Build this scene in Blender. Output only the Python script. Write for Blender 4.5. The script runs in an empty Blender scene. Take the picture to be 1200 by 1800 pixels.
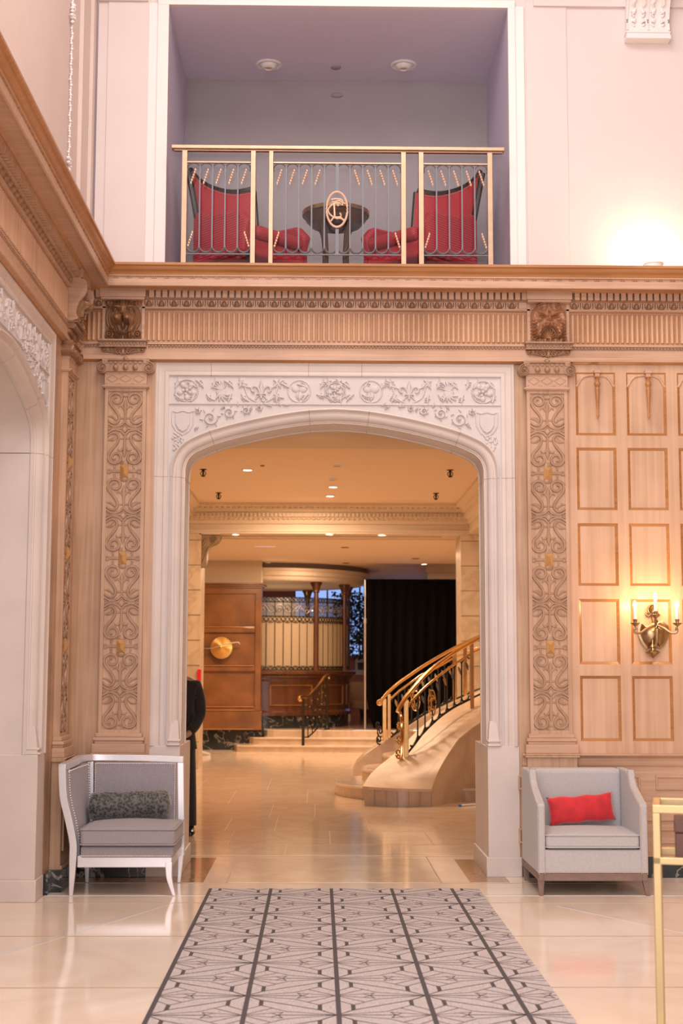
import bpy, bmesh, math, random
from math import sin, cos, pi, radians, sqrt, exp
from mathutils import Vector, Matrix, Euler
random.seed(7)
S = bpy.context.scene
C = S.collection
# ------------------------------------------------------------ camera, light, exposure
CAM = Vector((0, -10.5, 1.49)); FPX = 2500.0
ROT = Matrix.Rotation(radians(-0.92), 3, 'Z') @ Matrix.Rotation(radians(96.32), 3, 'X') @ Matrix.Rotation(radians(0.15), 3, 'Z')
cd = bpy.data.cameras.new('camera'); cam = bpy.data.objects.new('camera', cd); C.objects.link(cam)
cam.matrix_world = Matrix.Translation(CAM) @ ROT.to_4x4()
cd.sensor_fit = 'VERTICAL'; cd.sensor_height = 36; cd.lens = 50; cd.clip_end = 200
cd.dof.use_dof = True; cd.dof.focus_distance = 10.6; cd.dof.aperture_fstop = 3.2
S.camera = cam
S.view_settings.view_transform = 'Standard'; S.view_settings.look = 'None'; S.view_settings.gamma = 1
S.view_settings.exposure = 0.82
w = bpy.data.worlds.new('world'); S.world = w; w.use_nodes = True
w.node_tree.nodes['Background'].inputs[0].default_value = (1.0, 0.90, 0.90, 1)
w.node_tree.nodes['Background'].inputs[1].default_value = 0.7

def lamp(name, kind, loc, power, col, size=1, size_y=None, rot=(0, 0, 0), spot=None):
    d = bpy.data.lights.new(name, kind); d.energy = power; d.color = col
    if kind == 'AREA':
        d.size = size
        if size_y: d.shape = 'RECTANGLE'; d.size_y = size_y
    else:
        d.shadow_soft_size = size
    if spot: d.spot_size = radians(spot); d.spot_blend = .6
    o = bpy.data.objects.new(name, d); C.objects.link(o); o.location = loc; o.rotation_euler = rot
    return o
# daylight from the tall windows behind and to the right of the camera
lamp('window_daylight', 'AREA', (-1.8, -12.8, 4.2), 270, (1, .93, .94), 5.5, 6.5, (radians(88), 0, radians(-7)))
lamp('overhead_fill', 'AREA', (-.3, -4.6, 8.2), 215, (1, .90, .83), 4.5, 4.5, (0, 0, 0))  # unseen area lamp added overhead to brighten the floor and model the carving
WARM = (1.0, .70, .46)
for i, (x, y, p) in enumerate([(-.6, 3, 30), (1.0, 3.5, 30), (0, 7, 54), (-.2, 10, 44)]):
    lamp('lobby_downlight', 'AREA', (x, y, 3.93), p, WARM, .5)
for x, y, p in [(-1.3, 14.2, 42), (.6, 14.6, 42), (2.2, 14, 30), (-.2, 16.3, 20)]:
    lamp('hall_downlight', 'AREA', (x, y, 3.46), p, WARM, .4)
lamp('stair_light', 'AREA', (3.6, 7.5, 3.6), 38, WARM, .9)

def P(px, py, Y=None, Z=None, X=None):
    d = ROT @ Vector(((px - 600) / FPX, -(py - 900) / FPX, -1))
    t = (Y - CAM.y) / d.y if Y is not None else (Z - CAM.z) / d.z if Z is not None else (X - CAM.x) / d.x
    return CAM + d * t
def PX(px, py, Y=0): return P(px, py, Y=Y).x
def PZ(px, py, Y=0): return P(px, py, Y=Y).z

# ------------------------------------------------------------ materials
def new_mat(name):
    m = bpy.data.materials.new(name); m.use_nodes = True
    return m, m.node_tree.nodes, m.node_tree.links, m.node_tree.nodes['Principled BSDF']
def plain(name, col, rough=.5, metal=0, emit=None, es=0, noise=0, nscale=8, bump=0, bscale=200, coat=0, sheen=0):
    m, n, l, b = new_mat(name)
    b.inputs['Base Color'].default_value = (*col, 1); b.inputs['Roughness'].default_value = rough
    b.inputs['Metallic'].default_value = metal; b.inputs['Coat Weight'].default_value = coat
    b.inputs['Sheen Weight'].default_value = sheen
    if emit: b.inputs['Emission Color'].default_value = (*emit, 1); b.inputs['Emission Strength'].default_value = es
    tc = n.new('ShaderNodeTexCoord')
    if noise:
        t = n.new('ShaderNodeTexNoise'); t.inputs['Scale'].default_value = nscale; t.inputs['Detail'].default_value = 5
        l.new(tc.outputs['Object'], t.inputs['Vector'])
        r = n.new('ShaderNodeValToRGB'); l.new(t.outputs['Fac'], r.inputs['Fac'])
        r.color_ramp.elements[0].position = .3; r.color_ramp.elements[1].position = .7
        r.color_ramp.elements[0].color = (*[c * (1 - noise) for c in col], 1)
        r.color_ramp.elements[1].color = (*[min(1, c * (1 + noise * .6)) for c in col], 1)
        l.new(r.outputs['Color'], b.inputs['Base Color'])
    if bump:
        t = n.new('ShaderNodeTexNoise'); t.inputs['Scale'].default_value = bscale
        l.new(tc.outputs['Object'], t.inputs['Vector'])
        bp = n.new('ShaderNodeBump'); bp.inputs['Strength'].default_value = bump; bp.inputs['Distance'].default_value = .004
        l.new(t.outputs['Fac'], bp.inputs['Height']); l.new(bp.outputs['Normal'], b.inputs['Normal'])
    return m
def wood(name, c1, c2, axis='Z', rough=.38, coat=.15, freq=1):
    m, n, l, b = new_mat(name)
    tc = n.new('ShaderNodeTexCoord'); mp = n.new('ShaderNodeMapping')
    sc = {'Z': (38, 38, 1.3), 'X': (1.3, 38, 38), 'Y': (38, 1.3, 38)}[axis]
    mp.inputs['Scale'].default_value = [s * freq for s in sc]
    l.new(tc.outputs['Object'], mp.inputs['Vector'])
    t = n.new('ShaderNodeTexNoise'); t.inputs['Scale'].default_value = 1; t.inputs['Detail'].default_value = 6; t.inputs['Distortion'].default_value = .6
    l.new(mp.outputs['Vector'], t.inputs['Vector'])
    t2 = n.new('ShaderNodeTexNoise'); t2.inputs['Scale'].default_value = 2.2; t2.inputs['Detail'].default_value = 3
    l.new(tc.outputs['Object'], t2.inputs['Vector'])
    mx = n.new('ShaderNodeMath'); mx.operation = 'MULTIPLY_ADD'; mx.inputs[1].default_value = .55
    l.new(t.outputs['Fac'], mx.inputs[0]); 
    m2 = n.new('ShaderNodeMath'); m2.operation = 'MULTIPLY'; m2.inputs[1].default_value = .45; l.new(t2.outputs['Fac'], m2.inputs[0]); l.new(m2.outputs[0], mx.inputs[2])
    r = n.new('ShaderNodeValToRGB'); r.color_ramp.elements[0].position = .36; r.color_ramp.elements[1].position = .62
    r.color_ramp.elements[0].color = (*c2, 1); r.color_ramp.elements[1].color = (*c1, 1)
    l.new(mx.outputs[0], r.inputs['Fac']); l.new(r.outputs['Color'], b.inputs['Base Color'])
    b.inputs['Roughness'].default_value = rough; b.inputs['Coat Weight'].default_value = coat; b.inputs['Coat Roughness'].default_value = .25
    bp = n.new('ShaderNodeBump'); bp.inputs['Strength'].default_value = .12; bp.inputs['Distance'].default_value = .002
    l.new(t.outputs['Fac'], bp.inputs['Height']); l.new(bp.outputs['Normal'], b.inputs['Normal'])
    return m
def marble(name, base, vein, vscale=2.0, thr=.03, rough=.15, soft=(.45, .6), bump=0, blotch=None):
    m, n, l, b = new_mat(name)
    tc = n.new('ShaderNodeTexCoord')
    t = n.new('ShaderNodeTexNoise'); t.inputs['Scale'].default_value = vscale; t.inputs['Detail'].default_value = 8; t.inputs['Distortion'].default_value = 1.5
    l.new(tc.outputs['Object'], t.inputs['Vector'])
    a = n.new('ShaderNodeMath'); a.operation = 'SUBTRACT'; a.inputs[1].default_value = .5; l.new(t.outputs['Fac'], a.inputs[0])
    ab = n.new('ShaderNodeMath'); ab.operation = 'ABSOLUTE'; l.new(a.outputs[0], ab.inputs[0])
    r = n.new('ShaderNodeValToRGB'); r.color_ramp.elements[0].position = 0; r.color_ramp.elements[1].position = thr
    r.color_ramp.elements[0].color = (*vein, 1); r.color_ramp.elements[1].color = (*base, 1)
    l.new(ab.outputs[0], r.inputs['Fac']); l.new(r.outputs['Color'], b.inputs['Base Color'])
    b.inputs['Roughness'].default_value = rough
    return m
OAK = wood('oak_vertical', (.60, .385, .245), (.43, .25, .145), 'Z')
OAKX = wood('oak_horizontal', (.61, .395, .27), (.46, .275, .17), 'X')
OAKY = wood('oak_cornice_side', (.58, .33, .18), (.44, .22, .11), 'Y')
OAKP = wood('oak_panel_figure', (.67, .44, .29), (.51, .31, .185), 'Z', freq=.5)
OAKG = wood('oak_warm', (.50, .235, .085), (.36, .15, .045), 'X', rough=.28)
OAKF = wood('oak_bold_grain', (.62, .36, .20), (.28, .17, .11), 'Z', freq=.35)
CARV = wood('oak_carved', (.45, .27, .165), (.31, .175, .10), 'Z')
CARVD = wood('oak_carved_dark', (.36, .20, .11), (.26, .135, .07), 'Z', rough=.3)
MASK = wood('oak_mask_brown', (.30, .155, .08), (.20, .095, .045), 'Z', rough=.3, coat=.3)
GEM = wood('oak_gem_amber', (.55, .31, .12), (.44, .23, .08), 'Z', rough=.25)
STONE = plain('limestone', (.69, .61, .565), .45, noise=.07, nscale=3, bump=.05)
STONE2 = plain('limestone_warm', (.74, .62, .50), .4, noise=.10, nscale=2.4)
SPAN = plain('limestone_carved', (.66, .61, .60), .6, noise=.05, nscale=5)
PLAST = plain('plaster_pink', (.70, .62, .61), .7, noise=.02, nscale=2)
PLASTL = plain('plaster_side', (.68, .57, .53), .75, noise=.03, nscale=2)
WHITE = plain('plaster_white', (.80, .76, .76), .5)
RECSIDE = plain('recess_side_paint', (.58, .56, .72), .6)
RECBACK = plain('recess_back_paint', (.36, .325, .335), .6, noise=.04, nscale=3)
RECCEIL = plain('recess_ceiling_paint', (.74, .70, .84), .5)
BRASS = plain('brass', (.80, .50, .20), .22, 1, noise=.12, nscale=10)
BRASSP = plain('brass_pale', (.47, .34, .235), .42, 1, noise=.08, nscale=15)
BRASSD = plain('brass_antique', (.42, .30, .16), .3, 1, noise=.3, nscale=25)
MONO = plain('brass_satin_light', (.80, .56, .42), .5, .45)
CONS = plain('brass_console', (.50, .38, .20), .35, .9)
IRON = plain('iron_grey', (.16, .16, .18), .45, .6)
IROND = plain('iron_black', (.03, .026, .02), .4, .5)
FLOOR = marble('floor_marble', (.90, .78, .66), (.84, .70, .57), .8, .13, .10)
INLAY = marble('floor_inlay', (.44, .28, .17), (.38, .23, .13), 2.5, .08, .08)
SLAB = marble('floor_slab', (.80, .64, .49), (.73, .56, .41), 1.2, .1, .12)
KERB = marble('kerb_marble', (.72, .55, .40), (.63, .46, .32), 1.4, .1, .42)
BLACKM = marble('black_marble', (.022, .028, .03), (.35, .32, .28), 3.2, .022, .12)
TRAV = marble('travertine', (.66, .50, .36), (.57, .42, .29), 1.3, .09, .28)
CREAM = plain('lobby_ceiling_paint', (.80, .62, .45), .6)
CREAM2 = plain('lobby_moulding', (.68, .56, .43), .6)
WALLST = marble('lobby_stone', (.66, .53, .38), (.55, .42, .29), 1.4, .08, .4)
MAHOG = plain('mahogany', (.22, .088, .022), .28, noise=.35, nscale=2.6, coat=.3)
MAHOGD = wood('mahogany_dark', (.13, .045, .018), (.07, .022, .009), 'Z', rough=.22, coat=.4, freq=.4)
BLACKC = plain('black_curtain_cloth', (.0025, .002, .002), 1)
BLACKC.node_tree.nodes['Principled BSDF'].inputs['Specular IOR Level'].default_value = .08
STEEL = plain('steel', (.62, .60, .58), .3, 1)
SILVER = plain('silver_paint', (.78, .78, .82), .28, .55)
FABL = plain('lilac_grey_fabric', (.36, .33, .36), .9, noise=.10, nscale=90, bump=.4, bscale=500, sheen=.2)
FABR = plain('pale_grey_fabric', (.52, .51, .52), .9, noise=.09, nscale=90, bump=.4, bscale=500, sheen=.2)
TAUPE = plain('taupe_wood', (.24, .16, .135), .45, noise=.15, nscale=20)
REDV = plain('red_velvet', (.62, .01, .02), .7, noise=.25, nscale=14, sheen=.5)
NAIL = plain('nail_brass', (.75, .60, .45), .3, .9)
NAILW = plain('nail_pewter', (.8, .76, .76), .3, .6)
EBON = plain('ebonised_wood', (.018, .014, .010), .3)
TABW = plain('table_wood', (.085, .045, .018), .3)
LITW = plain('lamp_white', (.9, .88, .86), .4)
BULB = plain('bulb_glow', (1, .9, .75), .4, emit=(1, .72, .42), es=28)
DOWNL = plain('downlight_glow', (1, .95, .85), .4, emit=(1, .85, .62), es=9)
SUIT = plain('dark_suit_cloth', (.022, .021, .021), .85, noise=.2, nscale=40, sheen=.2)
SKIN = plain('skin', (.55, .33, .24), .5)
HAIR = plain('dark_hair', (.03, .02, .015), .6)
SHOE = plain('black_leather', (.012, .011, .010), .2)

def velvet_dark():
    m, n, l, b = new_mat('crushed_velvet')
    tc = n.new('ShaderNodeTexCoord')
    v = n.new('ShaderNodeTexVoronoi'); v.inputs['Scale'].default_value = 55; l.new(tc.outputs['Object'], v.inputs['Vector'])
    t = n.new('ShaderNodeTexNoise'); t.inputs['Scale'].default_value = 42; t.inputs['Distortion'].default_value = 4; t.inputs['Detail'].default_value = 4
    l.new(tc.outputs['Object'], t.inputs['Vector'])
    mu = n.new('ShaderNodeMath'); mu.operation = 'MULTIPLY'; l.new(v.outputs['Distance'], mu.inputs[0]); l.new(t.outputs['Fac'], mu.inputs[1])
    r = n.new('ShaderNodeValToRGB'); l.new(mu.outputs[0], r.inputs['Fac'])
    r.color_ramp.elements[0].position = .14; r.color_ramp.elements[0].color = (.012, .013, .011, 1)
    r.color_ramp.elements[1].position = .42; r.color_ramp.elements[1].color = (.15, .15, .135, 1)
    l.new(r.outputs['Color'], b.inputs['Base Color']); b.inputs['Roughness'].default_value = .45; b.inputs['Sheen Weight'].default_value = .6
    bp = n.new('ShaderNodeBump'); bp.inputs['Strength'].default_value = .6; bp.inputs['Distance'].default_value = .01
    l.new(mu.outputs[0], bp.inputs['Height']); l.new(bp.outputs['Normal'], b.inputs['Normal'])
    return m
VELV = velvet_dark()
def red_weave(name, base, dot, scale=62):
    m, n, l, b = new_mat(name)
    tc = n.new('ShaderNodeTexCoord'); mp = n.new('ShaderNodeMapping'); mp.inputs['Rotation'].default_value = (0, radians(45), 0)
    mp.inputs['Scale'].default_value = (scale, scale, scale); l.new(tc.outputs['Object'], mp.inputs['Vector'])
    sx = n.new('ShaderNodeSeparateXYZ'); l.new(mp.outputs['Vector'], sx.inputs[0])
    def fr(o):
        f = n.new('ShaderNodeMath'); f.operation = 'FRACT'; l.new(o, f.inputs[0])
        s = n.new('ShaderNodeMath'); s.operation = 'SUBTRACT'; s.inputs[1].default_value = .5; l.new(f.outputs[0], s.inputs[0])
        a = n.new('ShaderNodeMath'); a.operation = 'ABSOLUTE'; l.new(s.outputs[0], a.inputs[0]); return a
    a, c = fr(sx.outputs['X']), fr(sx.outputs['Z'])
    mx = n.new('ShaderNodeMath'); mx.operation = 'MAXIMUM'; l.new(a.outputs[0], mx.inputs[0]); l.new(c.outputs[0], mx.inputs[1])
    g = n.new('ShaderNodeMath'); g.operation = 'LESS_THAN'; g.inputs[1].default_value = .27; l.new(mx.outputs[0], g.inputs[0])
    mi = n.new('ShaderNodeMix'); mi.data_type = 'RGBA'; l.new(g.outputs[0], mi.inputs['Factor'])
    mi.inputs[6].default_value = (*base, 1); mi.inputs[7].default_value = (*dot, 1)
    l.new(mi.outputs[2], b.inputs['Base Color']); b.inputs['Roughness'].default_value = .6
    return m
REDW = red_weave('red_diamond_weave', (.40, .004, .014), (.52, .06, .08), 75)
def rugmat():
    m, n, l, b = new_mat('rug_pile')
    tc = n.new('ShaderNodeTexCoord')
    out = []
    for sc in ((260, 14, 1), (14, 260, 1)):
        mp = n.new('ShaderNodeMapping'); mp.inputs['Scale'].default_value = sc; l.new(tc.outputs['Object'], mp.inputs['Vector'])
        t = n.new('ShaderNodeTexNoise'); t.inputs['Scale'].default_value = 1; l.new(mp.outputs['Vector'], t.inputs['Vector']); out.append(t)
    mu = n.new('ShaderNodeMath'); mu.operation = 'MULTIPLY'; l.new(out[0].outputs['Fac'], mu.inputs[0]); l.new(out[1].outputs['Fac'], mu.inputs[1])
    r = n.new('ShaderNodeValToRGB'); l.new(mu.outputs[0], r.inputs['Fac'])
    r.color_ramp.elements[0].position = .12; r.color_ramp.elements[0].color = (.40, .365, .37, 1)
    r.color_ramp.elements[1].position = .36; r.color_ramp.elements[1].color = (.62, .575, .575, 1)
    l.new(r.outputs['Color'], b.inputs['Base Color']); b.inputs['Roughness'].default_value = .95
    return m
RUG = rugmat(); RUGL = plain('rug_line_brown', (.155, .115, .115), .95); RUGD = plain('rug_stripe_charcoal', (.085, .075, .08), .95)
def glass_mat(name, tint, fac=.12, rough=.02):
    m = bpy.data.materials.new(name); m.use_nodes = True; n = m.node_tree.nodes; l = m.node_tree.links
    n.remove(n['Principled BSDF']); tr = n.new('ShaderNodeBsdfTransparent'); tr.inputs[0].default_value = (*tint, 1)
    gl = n.new('ShaderNodeBsdfGlossy'); gl.inputs['Roughness'].default_value = rough; mx = n.new('ShaderNodeMixShader'); mx.inputs[0].default_value = fac
    l.new(tr.outputs[0], mx.inputs[1]); l.new(gl.outputs[0], mx.inputs[2]); l.new(mx.outputs[0], n['Material Output'].inputs[0])
    return m
GLASS = glass_mat('clear_glass', (.97, .97, .98), .018)
FROST = plain('frosted_glass', (.62, .52, .40), .35, emit=(.9, .62, .36), es=.25)

# ------------------------------------------------------------ mesh builder
class MB:
    def __init__(s, M=None): s.v = []; s.f = []; s.M = M
    def add(s, vs, fs):
        k = len(s.v)
        s.v += [tuple(s.M(*p)) if s.M else tuple(p) for p in vs]
        s.f += [tuple(i + k for i in f) for f in fs]
        return s
    def box(s, x0, x1, y0, y1, z0, z1):
        e = (len(s.f) // 6 % 13) * .00011          # keeps touching boxes of one mesh from sharing a face plane
        (x0, x1), (y0, y1), (z0, z1) = sorted((x0, x1)), sorted((y0, y1)), sorted((z0, z1)); x0 -= e; y0 -= e; z0 -= e; x1 += e; y1 += e; z1 += e
        return s.add([(x, y, z) for z in (z0, z1) for y in (y0, y1) for x in (x0, x1)],
                     [(0, 2, 3, 1), (4, 5, 7, 6), (0, 1, 5, 4), (2, 6, 7, 3), (0, 4, 6, 2), (1, 3, 7, 5)])
    def prism(s, pts, a, b, ax=1):
        """polygon pts (2D) extruded from a to b along axis ax"""
        def q(p, t):
            return (t, p[0], p[1]) if ax == 0 else (p[0], t, p[1]) if ax == 1 else (p[0], p[1], t)
        n = len(pts)
        return s.add([q(p, a) for p in pts] + [q(p, b) for p in pts],
                     [tuple(range(n)), tuple(range(2 * n - 1, n - 1, -1))] + [(i, (i + 1) % n, n + (i + 1) % n, n + i) for i in range(n)])
    def tube(s, pts, r, n=8, close=False, flat=1.0):
        pts = [Vector(p) for p in pts]; N = len(pts); rs = r if isinstance(r, (list, tuple)) else [r] * N
        vs = []; up = Vector((0, 0, 1))
        for i, p in enumerate(pts):
            if close: t = pts[(i + 1) % N] - pts[i - 1]
            else: t = pts[min(i + 1, N - 1)] - pts[max(i - 1, 0)]
            t.normalize()
            a = t.cross(up)
            if a.length < .05: a = t.cross(Vector((0, 1, 0)))
            a.normalize(); b = t.cross(a)
            for k in range(n):
                th = 2 * pi * k / n
                vs.append(p + a * cos(th) * rs[i] + b * sin(th) * rs[i] * flat)
        fs = []
        for i in range(N if close else N - 1):
            j = (i + 1) % N
            for k in range(n): fs.append((i * n + k, i * n + (k + 1) % n, j * n + (k + 1) % n, j * n + k))
        if not close: fs += [tuple(range(n - 1, -1, -1)), tuple((N - 1) * n + k for k in range(n))]
        return s.add(vs, fs)
    def bar(s, a, b, w, h=None, up=(0, 0, 1)):
        a, b = Vector(a), Vector(b); h = h or w; t = (b - a).normalized(); u = Vector(up)
        if abs(t.dot(u)) > .95: u = Vector((0, 1, 0))
        x = t.cross(u).normalized() * w / 2; y = x.cross(t).normalized() * h / 2
        return s.add([p + i * x + j * y for p in (a, b) for i, j in ((-1, -1), (1, -1), (1, 1), (-1, 1))],
                     [(3, 2, 1, 0), (4, 5, 6, 7), (0, 1, 5, 4), (1, 2, 6, 5), (2, 3, 7, 6), (3, 0, 4, 7)])
    def lathe(s, prof, c=(0, 0, 0), n=20, sx=1, sy=1, a0=0, a1=2 * pi):
        full = abs(a1 - a0 - 2 * pi) < 1e-6; m = n if full else n + 1
        vs = [(c[0] + r * cos(a0 + (a1 - a0) * k / n) * sx, c[1] + r * sin(a0 + (a1 - a0) * k / n) * sy, c[2] + z) for r, z in prof for k in range(m)]
        fs = []
        for i in range(len(prof) - 1):
            for k in range(n):
                k2 = (k + 1) % m
                fs.append((i * m + k, i * m + k2, (i + 1) * m + k2, (i + 1) * m + k))
        if full: fs += [tuple(range(m - 1, -1, -1)), tuple((len(prof) - 1) * m + k for k in range(m))]
        return s.add(vs, fs)
    def dome(s, u, v, ru, rv, h, w0=0, n=10, rings=3, rot=0):
        """flat-backed bump standing on the (u,v) plane, height along w"""
        vs = []; ca, sa = cos(rot), sin(rot)
        for j in range(rings + 1):
            ph = (pi / 2) * j / rings
            if j == rings: vs.append((u, v, w0 + h)); break
            for k in range(n):
                th = 2 * pi * k / n; a = ru * cos(ph) * cos(th); b = rv * cos(ph) * sin(th)
                vs.append((u + a * ca - b * sa, v + a * sa + b * ca, w0 + h * sin(ph)))
        fs = [tuple(range(n - 1, -1, -1))]
        for j in range(rings - 1):
            for k in range(n): fs.append((j * n + k, j * n + (k + 1) % n, (j + 1) * n + (k + 1) % n, (j + 1) * n + k))
        for k in range(n): fs.append(((rings - 1) * n + k, (rings - 1) * n + (k + 1) % n, rings * n))
        return s.add(vs, fs)
    def strip(s, pts, wd, h, w0=0, kind='flat', close=False):
        """raised ribbon following pts on the (u,v) plane"""
        N = len(pts); ws = wd if isinstance(wd, (list, tuple)) else [wd] * N
        pr = {'flat': [(-.5, 0), (-.5, .6), (-.36, 1), (.36, 1), (.5, .6), (.5, 0)],
              'round': [(-.5, 0), (-.4, .6), (-.2, .93), (0, 1), (.2, .93), (.4, .6), (.5, 0)]}[kind]
        vs = []; m = len(pr)
        for i, p in enumerate(pts):
            a = pts[(i + 1) % N] if close else pts[min(i + 1, N - 1)]; b = pts[i - 1] if close else pts[max(i - 1, 0)]
            tu, tv = a[0] - b[0], a[1] - b[1]; L = sqrt(tu * tu + tv * tv) or 1
            nu, nv = -tv / L, tu / L
            for q, z in pr: vs.append((p[0] + nu * q * ws[i], p[1] + nv * q * ws[i], w0 + z * h))
        fs = []
        for i in range(N if close else N - 1):
            j = (i + 1) % N
            for k in range(m): fs.append((i * m + k, i * m + (k + 1) % m, j * m + (k + 1) % m, j * m + k))
        if not close: fs += [tuple(range(m - 1, -1, -1)), tuple((N - 1) * m + k for k in range(m))]
        return s.add(vs, fs)
    def plate(s, pts, w0, w1): return s.add([(p[0], p[1], w0) for p in pts] + [(p[0], p[1], w1) for p in pts],
        [tuple(range(len(pts))), tuple(range(2 * len(pts) - 1, len(pts) - 1, -1))] + [(i, (i + 1) % len(pts), len(pts) + (i + 1) % len(pts), len(pts) + i) for i in range(len(pts))])
    def grid(s, fn, nu, nv):
        vs = [fn(i / nu, j / nv) for j in range(nv + 1) for i in range(nu + 1)]
        fs = [(j * (nu + 1) + i, j * (nu + 1) + i + 1, (j + 1) * (nu + 1) + i + 1, (j + 1) * (nu + 1) + i) for j in range(nv) for i in range(nu)]
        return s.add(vs, fs)
    def relief(s, fn, u0, u1, v0, v1, nu, nv, wb=0):
        """solid heightfield: front surface fn(a,b) in -1..1, flat back at wb"""
        k = (nu + 1) * (nv + 1); vs = []
        for back in (0, 1):
            for j in range(nv + 1):
                for i in range(nu + 1):
                    a, b = 2 * i / nu - 1, 2 * j / nv - 1
                    vs.append((u0 + (u1 - u0) * i / nu, v0 + (v1 - v0) * j / nv, wb if back else wb + max(.002, fn(a, b))))
        fs = []
        for j in range(nv):
            for i in range(nu):
                q = (j * (nu + 1) + i, j * (nu + 1) + i + 1, (j + 1) * (nu + 1) + i + 1, (j + 1) * (nu + 1) + i)
                fs.append(q); fs.append(tuple(x + k for x in reversed(q)))
        for i in range(nu):
            fs.append((i, i + 1, i + 1 + k, i + k)); t = nv * (nu + 1); fs.append((t + i, t + i + 1, t + i + 1 + k, t + i + k))
        for j in range(nv):
            for c in (0, nu):
                a = j * (nu + 1) + c; b = a + nu + 1; fs.append((a, b, b + k, a + k))
        return s.add(vs, fs)

def link(name, mb, mat, parent=None, smooth=True, bevel=0, sub=0, ang=.7):
    me = bpy.data.meshes.new(name); me.from_pydata(mb.v, [], mb.f); me.update()
    bm = bmesh.new(); bm.from_mesh(me); bmesh.ops.recalc_face_normals(bm, faces=bm.faces); bm.to_mesh(me); bm.free()
    if smooth:
        me.shade_smooth(); me.set_sharp_from_angle(angle=ang)
    me.materials.append(mat)
    o = bpy.data.objects.new(name, me); C.objects.link(o)
    if parent is not None:
        o.parent = parent
        o.matrix_parent_inverse = Matrix.Translation(parent.location).inverted() if parent.rotation_euler.z == 0 else (Matrix.Translation(parent.location) @ parent.rotation_euler.to_matrix().to_4x4()).inverted()
    if bevel:
        b = o.modifiers.new('bevel', 'BEVEL'); b.width = bevel; b.segments = 3; b.limit_method = 'ANGLE'
    if sub:
        b = o.modifiers.new('sub', 'SUBSURF'); b.levels = sub; b.render_levels = sub
    return o
def local(o, parent):
    """part built in the thing's own frame"""
    o.matrix_parent_inverse = Matrix.Identity(4); return o
def tag(o, label, cat, group=None):
    o['label'] = label; o['category'] = cat
    if group: o['group'] = group
    return o
def thing(name, label, cat, loc=(0, 0, 0), rz=0, group=None):
    o = bpy.data.objects.new(name, None); C.objects.link(o); o.location = loc; o.rotation_euler = (0, 0, rz); o.empty_display_size = .1
    return tag(o, label, cat, group)
def struct(o): o['kind'] = 'structure'; return o
def copy_tree(o, parent=None):
    c = o.copy(); C.objects.link(c)
    if parent is not None: c.parent = parent
    for ch in list(o.children): copy_tree(ch, c)
    return c
def smoothp(pts, n=6, close=False):
    """Catmull-Rom through pts"""
    out = []; N = len(pts)
    rng = range(N if close else N - 1)
    for i in rng:
        g = (lambda k: pts[k % N]) if close else (lambda k: pts[max(0, min(N - 1, k))])
        p0, p1, p2, p3 = g(i - 1), g(i), g(i + 1), g(i + 2)
        for j in range(n):
            t = j / n
            out.append(tuple(.5 * (2 * b + (c - a) * t + (2 * a - 5 * b + 4 * c - d) * t * t + (-a + 3 * b - 3 * c + d) * t ** 3) for a, b, c, d in zip(p0, p1, p2, p3)))
    if not close: out.append(tuple(pts[-1]))
    return out
def spiral(u, v, r0, r1, a0, turns, n=24):
    return [(u + (r0 + (r1 - r0) * t / n) * cos(a0 + 2 * pi * turns * t / n), v + (r0 + (r1 - r0) * t / n) * sin(a0 + 2 * pi * turns * t / n)) for t in range(n + 1)]
XL = -1.81
Mf = lambda u, v, w: (u, -w, v)
Ml = lambda u, v, w: (XL + w, -u, v)

# ------------------------------------------------------------ key heights (front wall plane)
zTOP = PZ(600, 463, -.31); zcym = PZ(600, 484, -.28); zdr = PZ(600, 491, -.26); zcor = PZ(600, 506, -.24)
zd0 = PZ(600, 512, -.10); zd1 = PZ(600, 527, -.10); ze1 = PZ(600, 541, -.06); zf0 = PZ(600, 547, -.03); zf1 = PZ(600, 603, -.03)
zb1 = PZ(600, 614, -.03); za1 = PZ(600, 634, -.03); zEND = PZ(600, 638, 0)
XR = 6.6; YN = -7.5          # how far the walls run
FL = 4.37                    # balcony floor

# ------------------------------------------------------------ floor and shell
f = MB(); f.box(-6, 6.8, -13, 17.4, -.2, 0)
floor = struct(link('floor', f, FLOOR, smooth=False))
# inlaid slabs and border strips in the paving
i1 = MB()
i1.box(-2.2, -.80, -.27, 1.05, -.001, .0015); i1.box(1.08, 1.36, -.25, .95, -.001, .0015)
link('floor_inlay', i1, INLAY, floor, False)
i2 = MB(); i2.box(-.62, .86, -.27, 1.0, -.001, .0015); i2.box(-3, 3, 1.2, 15.4, -.001, .0012)
link('floor_slab', i2, SLAB, floor, False)
jl = MB(); JM = plain('floor_joint', (.46, .32, .21), .5)
for yy in (-.30, 1.12, 1.9, 2.9, 4.1, 5.6, 7.4, 9.4): jl.box(-3, 3, yy, yy + .005, -.001, .0018)
for k, xx in enumerate((-.64, .87)): jl.box(xx, xx + .007, -.29, 1.12, -.001, .002)
for k in range(22):
    yy = (1.12, 1.9, 2.9, 4.1, 5.6, 7.4)[k % 6]; xx = -1.6 + k * .37 % 3.1
    jl.box(xx, xx + .004, yy, yy + (.78, 1.0, 1.2, 1.5, 1.8, 2)[k % 6], -.001, .002)
for yy in (-1.15, -2.3, -3.6, -5): jl.box(-1.8, 3.6, yy, yy + .004, -.001, .0015)
link('floor_joint', jl, JM, floor, False)
wl = MB()
STRIPM = plain('floor_strip_white', (.80, .73, .66), .1)
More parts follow.
